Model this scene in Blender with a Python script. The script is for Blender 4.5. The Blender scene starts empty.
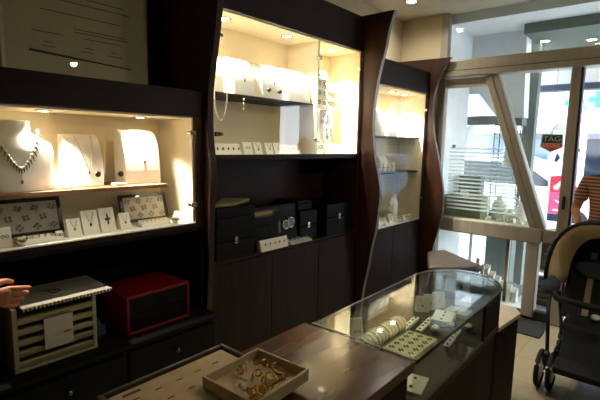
import bpy, bmesh, math, random
from mathutils import Vector, Matrix
random.seed(4)
SC=bpy.context.scene; COL=SC.collection
PI=math.pi

# ------------------------------------------------------------------ helpers
def lin(c): return tuple((v/12.92 if v<=.04045 else ((v+.055)/1.055)**2.4) for v in c)
def rgb(r,g,b): return lin((r/255,g/255,b/255))
def mat(name,col,rough=.5,metal=0,coat=0,noise=0,nscale=(8,8,8),bump=0,spec=.5,emit=None,es=0):
    m=bpy.data.materials.new(name); m.use_nodes=True; nt=m.node_tree; b=nt.nodes['Principled BSDF']
    b.inputs['Base Color'].default_value=(*col,1); b.inputs['Roughness'].default_value=rough
    b.inputs['Metallic'].default_value=metal; b.inputs['Coat Weight'].default_value=coat
    b.inputs['Specular IOR Level'].default_value=spec
    if emit: b.inputs['Emission Color'].default_value=(*emit,1); b.inputs['Emission Strength'].default_value=es
    tc=nt.nodes.new('ShaderNodeTexCoord'); mp=nt.nodes.new('ShaderNodeMapping'); mp.inputs['Scale'].default_value=nscale
    nt.links.new(tc.outputs['Object'],mp.inputs['Vector'])
    nz=nt.nodes.new('ShaderNodeTexNoise'); nz.inputs['Scale'].default_value=1; nz.inputs['Detail'].default_value=4
    nt.links.new(mp.outputs['Vector'],nz.inputs['Vector'])
    if noise:
        r=nt.nodes.new('ShaderNodeValToRGB'); e=r.color_ramp.elements
        e[0].position=.35; e[1].position=.65
        e[0].color=(*[v*(1-noise) for v in col],1); e[1].color=(*[min(1,v*(1+noise)) for v in col],1)
        nt.links.new(nz.outputs['Fac'],r.inputs['Fac']); nt.links.new(r.outputs['Color'],b.inputs['Base Color'])
    if bump:
        bp=nt.nodes.new('ShaderNodeBump'); bp.inputs['Strength'].default_value=bump; bp.inputs['Distance'].default_value=.01
        nt.links.new(nz.outputs['Fac'],bp.inputs['Height']); nt.links.new(bp.outputs['Normal'],b.inputs['Normal'])
    return m
def glass(name,tint=(.97,.98,.97),ior=1.5,rough=0.0):
    m=bpy.data.materials.new(name); m.use_nodes=True; nt=m.node_tree; nt.nodes.clear()
    o=nt.nodes.new('ShaderNodeOutputMaterial'); mx=nt.nodes.new('ShaderNodeMixShader')
    t=nt.nodes.new('ShaderNodeBsdfTransparent'); t.inputs[0].default_value=(*tint,1)
    g=nt.nodes.new('ShaderNodeBsdfGlossy'); g.inputs['Roughness'].default_value=rough
    ge=nt.nodes.new('ShaderNodeNewGeometry'); dp=nt.nodes.new('ShaderNodeVectorMath'); dp.operation='DOT_PRODUCT'
    nt.links.new(ge.outputs['Normal'],dp.inputs[0]); nt.links.new(ge.outputs['Incoming'],dp.inputs[1])
    def mth(op,x,y=None,x_=None):
        n=nt.nodes.new('ShaderNodeMath'); n.operation=op
        for i,v in enumerate((x,y)):
            if v is None: continue
            if isinstance(v,(int,float)): n.inputs[i].default_value=v
            else: nt.links.new(v,n.inputs[i])
        return n.outputs[0]
    c=mth('ABSOLUTE',dp.outputs['Value']); F0=((ior-1)/(ior+1))**2
    f=nt.nodes.new('ShaderNodeMath'); f.operation='MULTIPLY_ADD'; f.inputs[1].default_value=1-F0; f.inputs[2].default_value=F0
    nt.links.new(mth('POWER',mth('SUBTRACT',1.0,c),5.0),f.inputs[0])
    nt.links.new(f.outputs[0],mx.inputs[0]); nt.links.new(t.outputs[0],mx.inputs[1]); nt.links.new(g.outputs[0],mx.inputs[2])
    nt.links.new(mx.outputs[0],o.inputs[0]); return m
def stripes(name,c1,c2,pitch,duty=.5,rough=.8,axis='Z'):
    m=bpy.data.materials.new(name); m.use_nodes=True; nt=m.node_tree; b=nt.nodes['Principled BSDF']; b.inputs['Roughness'].default_value=rough
    tc=nt.nodes.new('ShaderNodeTexCoord'); sp=nt.nodes.new('ShaderNodeSeparateXYZ'); nt.links.new(tc.outputs['Object'],sp.inputs[0])
    a=nt.nodes.new('ShaderNodeMath'); a.operation='DIVIDE'; a.inputs[1].default_value=pitch; nt.links.new(sp.outputs[axis],a.inputs[0])
    f=nt.nodes.new('ShaderNodeMath'); f.operation='FRACT'; nt.links.new(a.outputs[0],f.inputs[0])
    g=nt.nodes.new('ShaderNodeMath'); g.operation='GREATER_THAN'; g.inputs[1].default_value=duty; nt.links.new(f.outputs[0],g.inputs[0])
    x=nt.nodes.new('ShaderNodeMix'); x.data_type='RGBA'; x.inputs[6].default_value=(*c1,1); x.inputs[7].default_value=(*c2,1)
    nt.links.new(g.outputs[0],x.inputs[0]); nt.links.new(x.outputs[2],b.inputs['Base Color']); return m
def tiles(name,c1,c2,size):
    m=mat(name,c1,.35); nt=m.node_tree; b=nt.nodes['Principled BSDF']
    br=nt.nodes.new('ShaderNodeTexBrick'); br.offset=0; br.inputs['Color1'].default_value=(*c1,1); br.inputs['Color2'].default_value=(*[v*.94 for v in c1],1)
    br.inputs['Mortar'].default_value=(*c2,1); br.inputs['Scale'].default_value=1; br.inputs['Mortar Size'].default_value=.004
    br.inputs['Brick Width'].default_value=size; br.inputs['Row Height'].default_value=size
    tc=nt.nodes.new('ShaderNodeTexCoord'); nt.links.new(tc.outputs['Object'],br.inputs['Vector']); nt.links.new(br.outputs['Color'],b.inputs['Base Color']); return m

class MB:
    def __init__(s): s.bm=bmesh.new()
    def box(s,a,b):
        a=list(a);b=list(b)
        for i in range(3):
            if a[i]>b[i]: a[i],b[i]=b[i],a[i]
        vs=[s.bm.verts.new((x,y,z)) for x in (a[0],b[0]) for y in (a[1],b[1]) for z in (a[2],b[2])]
        for f in ((0,1,3,2),(4,6,7,5),(0,4,5,1),(2,3,7,6),(0,2,6,4),(1,5,7,3)): s.bm.faces.new([vs[i] for i in f])
        return s
    def prism(s,pts,ax,a,b):
        # 2D outline (the two axes other than ax, in order) extruded along ax
        def v(p,t):
            c=list(p); c.insert('XYZ'.index(ax),t); return s.bm.verts.new(c)
        A=[v(p,a) for p in pts]; B=[v(p,b) for p in pts]; n=len(pts)
        s.bm.faces.new(A); s.bm.faces.new(B[::-1])
        for i in range(n): s.bm.faces.new((A[i],B[i],B[(i+1)%n],A[(i+1)%n]))
        return s
    def rings(s,R,cap=True,closed=False):
        rows=[[s.bm.verts.new(p) for p in r] for r in R]; n=len(R[0])
        for i in range(len(rows)-1+(1 if closed else 0)):
            a=rows[i];b=rows[(i+1)%len(rows)]
            for j in range(n): s.bm.faces.new((a[j],a[(j+1)%n],b[(j+1)%n],b[j]))
        if cap and not closed: s.bm.faces.new(rows[0][::-1]); s.bm.faces.new(rows[-1])
        return s
    def tube(s,pts,r,n=8,closed=False):
        P=[Vector(p) for p in pts]; R=[]
        for i,p in enumerate(P):
            if closed: d=(P[(i+1)%len(P)]-P[i-1])
            else: d=(P[min(i+1,len(P)-1)]-P[max(i-1,0)])
            d.normalize(); u=d.cross(Vector((0,0,1)) if abs(d.z)<.9 else Vector((1,0,0))).normalized(); w=d.cross(u)
            rr=r[i] if isinstance(r,(list,tuple)) else r
            R.append([p+rr*(u*math.cos(2*PI*k/n)+w*math.sin(2*PI*k/n)) for k in range(n)])
        return s.rings(R,True,closed)
    def lathe(s,prof,c=(0,0,0),n=20,ax='Z'):
        R=[]
        for r,h in prof:
            r=max(r,.0003); ring=[]
            for k in range(n):
                a=2*PI*k/n; x,y=r*math.cos(a),r*math.sin(a)
                p=(x,y,h) if ax=='Z' else ((x,h,y) if ax=='Y' else (h,x,y))
                ring.append((p[0]+c[0],p[1]+c[1],p[2]+c[2]))
            R.append(ring)
        return s.rings(R)
    def ball(s,c,r,n=12,m=8):
        if not isinstance(r,(tuple,list)): r=(r,r,r)
        R=[]
        for i in range(m+1):
            t=PI*i/m; q=max(math.sin(t),.02)
            R.append([(c[0]+r[0]*q*math.cos(2*PI*k/n),c[1]+r[1]*q*math.sin(2*PI*k/n),c[2]-r[2]*math.cos(t)) for k in range(n)])
        return s.rings(R)
    def torus(s,c,R,r,ax='Z',n=14,m=6):
        pts=[]
        for k in range(n):
            a=2*PI*k/n; x,y=R*math.cos(a),R*math.sin(a)
            p=(x,y,0) if ax=='Z' else ((x,0,y) if ax=='Y' else (0,x,y)); pts.append((c[0]+p[0],c[1]+p[1],c[2]+p[2]))
        return s.tube(pts,r,m,True)
    def xf(s,M): bmesh.ops.transform(s.bm,matrix=M,verts=s.bm.verts); return s
    def build(s,name,m,parent=None,bevel=0,smooth=False,seg=2,sub=0,loc=None,rot=None):
        bmesh.ops.recalc_face_normals(s.bm,faces=s.bm.faces)
        me=bpy.data.meshes.new(name); s.bm.to_mesh(me); s.bm.free()
        o=bpy.data.objects.new(name,me); COL.objects.link(o)
        for x in (m if isinstance(m,list) else [m]): me.materials.append(x)
        if parent: o.parent=parent
        if loc: o.location=loc
        if rot: o.rotation_euler=rot
        if bevel:
            b=o.modifiers.new('bevel','BEVEL'); b.width=bevel; b.segments=seg; b.limit_method='ANGLE'; b.angle_limit=.6
        if sub:
            u=o.modifiers.new('sub','SUBSURF'); u.levels=sub; u.render_levels=sub
        if smooth or sub: 
            for p in me.polygons: p.use_smooth=True
        return o
def thing(name,label,cat,loc=(0,0,0),rz=0,group=None,rot=None):
    o=bpy.data.objects.new(name,None); COL.objects.link(o); o.location=loc; o.rotation_euler=rot if rot else (0,0,rz); o.empty_display_size=.05
    o['label']=label; o['category']=cat
    if group: o['group']=group
    return o
def tag(o,label,cat,group=None):
    o['label']=label; o['category']=cat
    if group: o['group']=group
    return o
def struct(o,label=None,cat='room'):
    o['kind']='structure'
    if label: o['label']=label
    o['category']=cat
    return o
def dup(r,loc,label,group=None,rz=None,scale=None):
    c=r.copy(); COL.objects.link(c); c.location=loc; c['label']=label
    if group: c['group']=group
    if rz is not None: c.rotation_euler.z=rz
    if scale: c.scale=scale
    for ch in list(r.children):
        if ch.type=='LIGHT': continue
        d=ch.copy(); COL.objects.link(d); d.parent=c
        for g in ch.children: 
            e=g.copy(); COL.objects.link(e); e.parent=d
    return c
def text(body,size,m,parent,loc,rot,name='lettering',ext=.001,label=None,sx=1):
    cu=bpy.data.curves.new(name,'FONT'); cu.body=body; cu.size=size; cu.extrude=ext; cu.align_x='CENTER'; cu.align_y='CENTER'
    t=bpy.data.objects.new(name,cu); COL.objects.link(t)
    dg=bpy.context.evaluated_depsgraph_get(); me=bpy.data.meshes.new_from_object(t.evaluated_get(dg)); bpy.data.objects.remove(t)
    o=bpy.data.objects.new(name,me); COL.objects.link(o); me.materials.clear(); me.materials.append(m); o.parent=parent; o.location=loc; o.rotation_euler=rot; o.scale=(sx,1,1)
    if label: o['label']=label
    return o

# ------------------------------------------------------------------ materials
WOOD=mat('dark wood',rgb(30,17,11),.55,noise=.35,nscale=(3,3,22),spec=.25)
WOODV=mat('dark veneer',rgb(34,19,13),.55,noise=.3,nscale=(22,22,2),spec=.2)
PANEL=mat('panel wood',rgb(50,28,17),.42,noise=.3,nscale=(14,14,2),spec=.35)
EDGE=mat('panel edge',rgb(120,118,122),.3,metal=.5)
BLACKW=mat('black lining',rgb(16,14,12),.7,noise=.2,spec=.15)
NICHE=mat('niche wood',rgb(46,27,20),.5,noise=.3,nscale=(4,4,20),spec=.25)
CTOP=mat('counter wood',rgb(84,48,26),.2,noise=.3,nscale=(3,16,3),coat=.25,spec=.35)
CREAM=mat('cream lining',rgb(236,222,190),.75,noise=.03,nscale=(4,4,4))
LEDGE=mat('white ledge',rgb(240,236,222),.35,noise=.02)
SHELFT=mat('shelf wood',rgb(120,84,55),.4,noise=.25,nscale=(4,20,4))
WALL=mat('cream plaster',rgb(205,190,158),.85,noise=.05,nscale=(3,3,3),bump=.05)
CEIL=mat('ceiling paint',rgb(215,208,192),.9,noise=.03)
FLOOR=tiles('floor tile',rgb(150,136,104),rgb(120,108,84),.4)
ALU=mat('bronze aluminium',rgb(166,158,142),.4,metal=.15,noise=.06,nscale=(40,40,1))
ALUD=mat('dark gasket',rgb(28,26,24),.6)
GL=glass('clear glass'); GLC=glass('counter glass',(.9,.94,.91),1.6)
GLW=glass('window glass',(.93,.96,.94),1.45)
CHROME=mat('chrome',rgb(200,195,185),.18,metal=1)
KNOB=mat('brushed knob',rgb(120,110,98),.3,metal=1)
WHITE=mat('white leatherette',rgb(244,240,228),.55,noise=.02,nscale=(60,60,60),bump=.05)
CARD=mat('white card',rgb(240,234,214),.6,noise=.02)
PADG=mat('pale velvet',rgb(196,192,184),.9,noise=.08,nscale=(90,90,90))
BLK=mat('black lacquer',rgb(12,12,14),.25,coat=.3)
BLKM=mat('black leather',rgb(9,10,12),.5,noise=.2,nscale=(50,50,50),bump=.2,spec=.15)
GOLD=mat('gold',rgb(200,160,80),.25,metal=1)
SILV=mat('silver',rgb(190,188,180),.25,metal=1)
DKS=mat('oxidised silver',rgb(95,88,72),.35,metal=.9)
PEARL=mat('pearl',rgb(238,226,200),.25,coat=.5)
GEMR=mat('dark red stone',rgb(90,20,24),.1,coat=.8)
RED=mat('red lacquer',rgb(128,14,14),.35,coat=.3,noise=.08)
BOXC=mat('cream box paper',rgb(176,168,128),.6,noise=.08,nscale=(20,20,20))
LID=mat('grey lid paper',rgb(150,145,130),.6,noise=.06)
PAPER=mat('white paper',rgb(205,198,180),.7,noise=.02)
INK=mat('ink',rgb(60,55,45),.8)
INKL=mat('faded ink',rgb(110,104,82),.8)
LAMP=mat('lamp',rgb(255,244,220),.5,emit=(1,.9,.7),es=25)
SKIN=mat('skin',rgb(176,112,76),.5,noise=.06,nscale=(15,15,15))
HAIR=mat('dark hair',rgb(38,22,16),.5,noise=.4,nscale=(60,60,4),bump=.4)
SHIRT=stripes('striped knit',rgb(104,56,44),rgb(176,138,104),.028,.6)
JEAN=mat('navy trousers',rgb(34,36,48),.85,noise=.2,nscale=(60,60,60))
STROL=mat('stroller fabric',rgb(20,21,23),.75,noise=.25,nscale=(50,50,50),bump=.1)
STRB=mat('stroller liner',rgb(236,216,168),.8,noise=.06,nscale=(40,40,40),bump=.1)
STRF=mat('stroller frame',rgb(24,24,26),.4,metal=.3)
GREYF=mat('slate fabric',rgb(62,76,92),.8,noise=.1,nscale=(50,50,50))
RUB=mat('rubber',rgb(16,16,16),.8)
PLW=mat('white plastic',rgb(225,225,222),.35)
GRN=mat('green cloth',rgb(70,120,30),.8,noise=.2)
BROWNS=mat('brown seat leather',rgb(60,46,37),.45,noise=.12,nscale=(30,30,30),bump=.15)
OUTW=mat('white render',rgb(236,238,243),.8,noise=.03)
OUTG=mat('grey render',rgb(120,128,126),.8,noise=.05)
SOFF=mat('porch soffit',rgb(104,114,108),.7,noise=.04)
PAVE=tiles('pavement',rgb(165,166,166),rgb(130,130,130),.5)
RAILB=mat('dark blue grey trim',rgb(70,76,96),.6)
FROST=mat('frosted film',rgb(226,236,228),.6)
_n=FROST.node_tree; _t=_n.nodes.new('ShaderNodeBsdfTranslucent'); _t.inputs[0].default_value=(.85,.92,.88,1); _m=_n.nodes.new('ShaderNodeMixShader'); _m.inputs[0].default_value=.6
_n.links.new(_n.nodes['Principled BSDF'].outputs[0],_m.inputs[1]); _n.links.new(_t.outputs[0],_m.inputs[2]); _p=_n.nodes.new('ShaderNodeBsdfTransparent'); _q=_n.nodes.new('ShaderNodeMixShader'); _q.inputs[0].default_value=.4
_n.links.new(_m.outputs[0],_q.inputs[1]); _n.links.new(_p.outputs[0],_q.inputs[2]); _n.links.new(_q.outputs[0],_n.nodes['Material Output'].inputs[0])
BLOCKG=mat('grey green riser',rgb(128,132,104),.7,noise=.06)
TAGG=mat('sign green',rgb(20,70,52),.4); TAGR=mat('sign orange red',rgb(226,82,44),.4); TAGW=mat('sign rim',rgb(200,200,196),.4)
POSR=mat('poster red',rgb(206,40,62),.5); POSP=mat('poster pink',rgb(200,80,130),.5); POSN=mat('poster navy',rgb(30,34,66),.5)
PGREEN=mat('pharmacy green',rgb(20,190,120),.5,emit=rgb(40,230,150),es=1.2)
CARW=mat('white car paint',rgb(200,206,214),.2,coat=.8); CARB=mat('pale blue car paint',rgb(90,120,170),.2,coat=.8)
TINT=mat('tinted window',rgb(30,38,52),.1)

# ------------------------------------------------------------------ room shell
ZC=2.95
struct(MB().box((-2.1,-1.8,-.1),(4.5,2.5,0)).build('floor',FLOOR),'beige tiled shop floor')
struct(MB().box((-2.1,-1.8,ZC),(4.7,2.5,ZC+.1)).build('ceiling',CEIL),'plain off-white shop ceiling')
struct(MB().box((4.46,1.955,0),(4.55,2.4,ZC)).build('wall_side',WALL),'cream wall return left of the shop front')
struct(MB().box((-2.1,2.4,0),(4.55,2.5,ZC)).build('wall_back',WALL),'cream wall behind the wall cabinets')
struct(MB().box((-2.1,-1.8,0),(4.5,-1.7,ZC)).build('wall_front',WALL),'cream wall behind the camera')
struct(MB().box((-2.1,-1.7,0),(-2,2.4,ZC)).build('wall_left',WALL),'cream wall at the left end of the shop')
struct(MB().box((4.45,-1.7,0),(4.58,-.35,ZC)).build('wall_right',WALL),'cream wall right of the open doorway')

# shop front --------------------------------------------------------
SX=4.46; SB=4.54
win=thing('window_1','bronze aluminium shop front with a slanted mullion and glass transom','window',(4.5,1.4,0)); win['kind']='structure'
def wp(name,pts,m=ALU,a=SX,b=SB,par=None,bev=.006,off=(4.5,1.4,0)):
    q=[(y-off[1],z-off[2]) for y,z in pts]
    return MB().prism(q,'X',a-off[0],b-off[0]).build(name,m,par or win,bevel=bev)
wp('header_beam',[(1.95,2.31),(1.95,2.47),(-.35,2.47),(-.35,2.31)],a=4.40,b=4.58,bev=.012)
wp('header_groove',[(1.95,2.365),(1.95,2.37),(-.35,2.37),(-.35,2.365)],ALUD,4.397,4.402,bev=0)
wp('side_post',[(1.96,0),(1.96,2.31),(1.88,2.31),(1.88,0)])
wp('transom_post',[(1.96,2.47),(1.96,ZC),(1.88,ZC),(1.88,2.47)])
wp('top_rail',[(1.88,2.21),(1.88,2.30),(1.366,2.30),(1.42,2.21)],a=4.47,b=4.53)
wp('slanted_mullion',[(1.49,2.30),(1.36,2.30),(.85,.885),(.985,.885)],a=4.44,b=4.56,bev=.012)
wp('mullion_rib',[(1.435,2.30),(1.42,2.30),(.918,.885),(.932,.885)],ALU,4.428,4.445,bev=.004)
wp('sill_rail',[(1.88,.74),(1.88,.885),(.87,.885),(.87,.74)],a=4.43,b=4.57,bev=.012)
wp('lower_post',[(.995,.03),(.995,.74),(.885,.74),(.885,.03)],a=4.44,b=4.56,bev=.01)
wp('kick_plate',[(1.88,.0),(1.88,.06),(.885,.06),(.885,0)],ALUD)
wp('window_pane',[(1.88,.885),(1.88,2.21),(1.44,2.21),(.985,.885)],GLW,4.495,4.505,bev=0)
wp('window_pane',[(1.88,.06),(1.88,.74),(.995,.74),(.995,.06)],GLW,4.495,4.505,bev=0)
wp('transom_pane',[(1.95,2.47),(1.95,ZC),(-.35,ZC),(-.35,2.47)],GLW,4.495,4.505,bev=0)
f=MB()
for k in range(17):
    z=.975+k*.0385; y0=1.0+(z-.885)*.345
    f.box((-.009,y0+.03-1.4,z),(-.006,1.80-1.4,z+.016))
f.build('frosted_stripes',FROST,win)
lt=MB().lathe([(.018,0),(.018,.012),(.008,.014)],ax='X').build('cable_fixing',CHROME,win,loc=(-.02,.36,1.62-.0))
door=thing('door_1','glazed aluminium shop door panel with a hanging shield sign','door',(4.5,.78,0)); door['kind']='structure'
DO=(4.5,.78,0)
wp('door_stile',[(.765,.0),(.765,2.31),(.69,2.31),(.665,.0)],par=door,off=DO,a=4.45,b=4.55,bev=.012)
wp('door_gasket',[(.69,.0),(.69,2.31),(.672,2.31),(.647,.0)],ALUD,par=door,off=DO,bev=0)
wp('door_rail',[(.87,.76),(.87,.88),(.766,.88),(.766,.76)],par=door,off=DO,a=4.445,b=4.555,bev=.01)
wp('door_bottom_rail',[(.885,.0),(.885,.09),(.766,.09),(.766,0)],ALUD,par=door,off=DO)
wp('door_pane',[(.865,.88),(1.366,2.30),(.766,2.30),(.766,.88)],GLW,4.495,4.505,par=door,off=DO,bev=0)
wp('door_pane',[(.885,.09),(.885,.76),(.766,.76),(.766,.09)],GLW,4.495,4.505,par=door,off=DO,bev=0)
MB().box((-.065,-.07,1.08),(-.05,-.045,1.20)).build('door_latch',ALUD,door,bevel=.004)

# shield sign hung on the door glass
sg=thing('shield_sign','small green and orange shield sign hanging inside the door glass','sign',(4.47,.866,1.585))
MB().prism([(-.09,.046),(-.082,.16),(.082,.16),(.09,.046),(0,0)],'X',-.006,.004).build('rim',TAGW,sg,bevel=.002)
MB().prism([(-.076,.082),(-.076,.152),(.076,.152),(.076,.082)],'X',-.009,-.004).build('upper_field',TAGG,sg)
MB().prism([(-.082,.05),(-.078,.079),(.078,.079),(.082,.05),(0,.009)],'X',-.009,-.004).build('lower_field',TAGR,sg)
text('TAG',.062,TAGW,sg,(-.010,0,.116),(PI/2,0,-PI/2),sx=1.15)
text('HEUER',.046,TAGW,sg,(-.010,0,.058),(PI/2,0,-PI/2),sx=1.0,label='HEUER lettering on the orange lower field')
MB().tube([(-.003,0,.155),(-.003,0,.727)],.0015,5).build('hanging_cord',ALUD,sg)

# display window interior (show case behind the slanted glass)
struct(MB().box((4.55,1.9,0),(5.2,1.95,ZC)).build('wall_recess',OUTW),'pale side wall of the display window')
vit=thing('window_platform','raised platform dividing the display window at rail height','platform',(4.9,1.42,0))
MB().box((-.33,-.42,.78),(.28,.47,.84)).build('deck',BLOCKG,vit,bevel=.005)
MB().box((-.33,-.4,0),(.28,.47,.05)).build('base_plate',OUTW,vit)
MB().box((.22,-.36,.05),(.25,-.33,.78)).build('leg',CHROME,vit); MB().box((.22,.3,.05),(.25,.33,.78)).build('leg',CHROME,vit)
MB().box((-.28,-.24,.05),(-.25,-.21,.78)).build('leg',CHROME,vit)
tag(MB().prism([(1.50,.84),(1.50,1.085),(1.54,1.095),(1.88,1.095),(1.88,.84)],'X',4.66,4.9).build('display_riser',BLOCKG,bevel=.008),'grey-green riser block on the window platform','display block')
tag(MB().box((4.95,1.62,.84),(5.1,1.86,1.30)).build('display_riser',OUTG,bevel=.008),'taller grey riser against the side wall of the display window','display block')

# jewellery stands for the window
def bust_mesh(w,h,d):
    mb=MB(); R=[]
    prof=[(0,1,1),(.25,1.0,1),(.55,1.05,.95),(.68,.95,.85),(.76,.62,.6),(.84,.42,.46),(1,.42,.42)]
    for t,a,b in prof:
        R.append([(w/2*a*math.cos(2*PI*k/20),-d*.15*t+d/2*b*math.sin(2*PI*k/20),h*t) for k in range(20)])
    return mb.rings(R)
def neck_bust(loc,w,h,d,label,rz=0,group=None,m=None):
    return tag(bust_mesh(w,h,d).build('necklace_bust',m or WHITE,smooth=True,bevel=.004,loc=loc,rot=(0,0,rz)),label,'jewellery bust',group)
for i,(x,y,z,w,h,l) in enumerate([(5.02,1.42,.84,.15,.26,'white neck bust nearest the riser in the display window'),
        (5.02,1.2,.84,.13,.22,'white neck bust at the back right of the window platform'),
        (4.78,1.24,.84,.12,.16,'small white neck bust in the middle of the window platform')]):
    neck_bust((x,y,z),w,h,.1,l,rz=-PI/2)
def lean_card(loc,w,h,label,rz=0,group=None,pend=SILV,kind='pendant',name='pendant_card',tilt=.35):
    t=thing(name,label,'display card',loc,rz,group)
    d=math.sin(tilt)*h; z=math.cos(tilt)*h
    MB().prism([(0,0),(d,z),(d+.004,z),(d+.03,0)],'X',-w/2,w/2).build('card',CARD,t,bevel=.0015)
    n=Vector((0,-math.cos(tilt),math.sin(tilt)))
    def at(u,v): return Vector((u,d*v,z*v))+n*.003
    mb=MB()
    if kind=='pendant':
        mb.tube([at(-w*.25,.9),at(-w*.1,.6),at(0,.46),at(w*.1,.6),at(w*.25,.9)],.0009,4)
        mb.ball(at(0,.40),(.006,.004,.008),8,6)
    elif kind=='cross':
        mb.tube([at(0,.75),at(0,.3)],.0035,5); mb.tube([at(-w*.18,.52),at(w*.18,.52)],.0035,5); mb.torus(at(0,.52),.010,.0015,'Y',10,4)
    else:
        mb.torus(at(-w*.15,.55),.006,.0018,'Y',10,4); mb.torus(at(w*.15,.55),.006,.0018,'Y',10,4)
    mb.build('jewel',pend,t,smooth=True)
    return t
tiny=lean_card((4.62,1.66,1.095),.05,.06,'first small white card on top of the grey-green riser',rz=-PI/2,group='cards in the display window')
wl=['small white card at the left front of the window platform','small white card in front of the small neck bust','small white card beside the slanted mullion foot','second small white card on top of the grey-green riser','small white card low behind the slanted mullion','small white card at the right front of the platform','middle white card on the platform edge']
for i,(x,y,z) in enumerate([(4.62,1.42,.84),(4.64,1.2,.84),(4.62,1.12,.84),(4.7,1.72,1.095),(4.7,1.08,.84),(4.8,1.06,.84),(4.66,1.32,.84)]):
    dup(tiny,(x,y,z),wl[i],rz=-PI/2)
tag(MB().torus((0,0,.05),.05,.012,'X').torus((.03,.03,.05),.05,.010,'X').ball((.0,-.06,.03),.03).build('pearl_strand',PEARL,smooth=True,loc=(4.66,1.17,.90-.06)),'coiled pearl strands on the window platform by the mullion','pearls')
# lower window: stepped white stands
ms=['tallest','second tallest','third','fourth','fifth','lowest']
for i in range(6):
    h=[.30,.24,.20,.16,.13,.10][i]; y=1.40-i*.055; 
    t=thing('stepped_stand','white jewellery stand, %s of the descending row in the lower window'%ms[i],'jewellery stand',(4.68+.01*i,y,.05),0,'descending stands in the lower window')
    MB().box((-.03,-.024,0),(.05,.024,h)).build('post',WHITE,t,bevel=.004)
    MB().prism([(-.03,h),(.05,h),(.04,h+.04),(.0,h+.02)],'Y',-.026,.026).build('pad',WHITE,t,bevel=.004)
for i,(y,h) in enumerate([(1.475,.42),(1.43,.36)]):
    tag(MB().prism([(-.02,0),(.02,0),(.015,h-.02),(0,h),(-.015,h-.02)],'X',-.015,.015).build('slim_white_block',WHITE,bevel=.003,loc=(4.62+.02*i,y,.05)),['taller slim white obelisk in the lower display window','shorter slim white obelisk in the lower display window'][i],'display block')
tag(MB().box((4.6,1.5,.05),(4.95,1.85,.22)).build('low_display_box',OUTW,bevel=.006),'low pale display box at the left of the lower window','display block')
tag(MB().box((4.75,1.12,.05),(5.05,1.3,.14)).prism([(1.12,.14),(1.3,.14),(1.3,.17)],'X',4.75,5.05).build('sloped_display_board',OUTG,bevel=.003),'grey sloped board lying in the lower display window','display board')

# outside ----------------------------------------------------------
struct(MB().box((4.5,-14,-.1),(24,20,-.002)).build('street_ground',PAVE),'pale paved street outside')
struct(MB().prism([(3.6,2.22),(1.79,2.22),(1.57,1.945),(1.30,1.945),(1.36,3.4),(3.6,3.4)],'X',5.2,5.4).build('wall_bulkhead',OUTW),'white stepped bulkhead above the display tower')
struct(MB().prism([(1.237,0),(1.237,3.3),(1.36,3.3),(1.36,0)],'X',5.42,5.55).build('trim_column',OUTG),'grey column outside the door')
struct(MB().box((5.22,1.6,1.87),(5.3,1.95,1.97)).build('trim_crossbar',OUTG),'grey crossbar across the outer window')
struct(MB().box((4.95,-3,2.76),(6.2,1.3,2.86)).build('ceiling_porch',SOFF),'grey-green porch soffit')
struct(MB().box((4.56,-3,2.86),(4.95,1.95,2.95)).box((4.95,1.3,2.86),(5.2,1.95,2.95)).build('ceiling_porch_edge',OUTW))
struct(MB().box((6.0,-3,2.37),(6.15,1.36,2.76)).build('wall_fascia',OUTW),'white porch fascia')
struct(MB().box((5.99,-3,2.30),(6.16,1.36,2.37)).build('trim_fascia',RAILB),'dark blue-grey strip under the porch fascia')
def spot(loc,label,power,r=.032,col=(1,.92,.77),cone=100,group=None,lit=True,es=None):
    t=thing('recessed_spotlight',label,'spotlight',loc,0,group)
    MB().lathe([(r,.0),(r+.012,-.004),(r+.012,-.001),(r,.0)],n=20).torus((0,0,-.002),r+.005,.004,'Z',20,6).build('bezel',CHROME,t,smooth=True)
    MB().lathe([(r*.92,-.001),(r*.9,-.004),(r*.3,-.006)],n=16).build('bulb',LAMP,t,smooth=True)
    L=bpy.data.lights.new('spot','SPOT'); L.energy=power; L.color=col; L.spot_size=math.radians(cone); L.spot_blend=.9; L.shadow_soft_size=.03
    o=bpy.data.objects.new('spot_lamp',L); COL.objects.link(o); o.location=(0,0,-.012); o.parent=t
    return t
spot((5.39,1.2,2.76),'round spotlight in the porch soffit near the column',5,.045)
spot((5.59,.80,2.76),'round spotlight in the porch soffit above the doorway',5,.045)
# display tower outside glass
dt=thing('display_tower','tall glazed showcase tower standing behind the slanted mullion','showcase',(5.3,1.45,0))
MB().box((-.1,-.14,0),(.1,.14,.9)).build('plinth',OUTG,dt,bevel=.005)
MB().box((-.1,-.14,1.86),(.1,.14,1.94)).build('cap',OUTG,dt,bevel=.005)
for sx in (-1,1):
    for sy in (-1,1): MB().box((sx*.1-.008*sx,sy*.14,.9),(sx*.1,sy*.14-.012*sy,1.86)).build('corner_post',CHROME,dt)
MB().box((-.094,-.13,.9),(-.09,.13,1.86)).build('glass_pane',GLW,dt)
MB().box((-.09,-.13,1.4),(.09,.13,1.41)).build('glass_shelf',GLW,dt)
neck_bust((5.3,1.43,1.41),.15,.3,.1,'white neck bust on the glass shelf of the outer showcase tower',rz=-PI/2)
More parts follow.
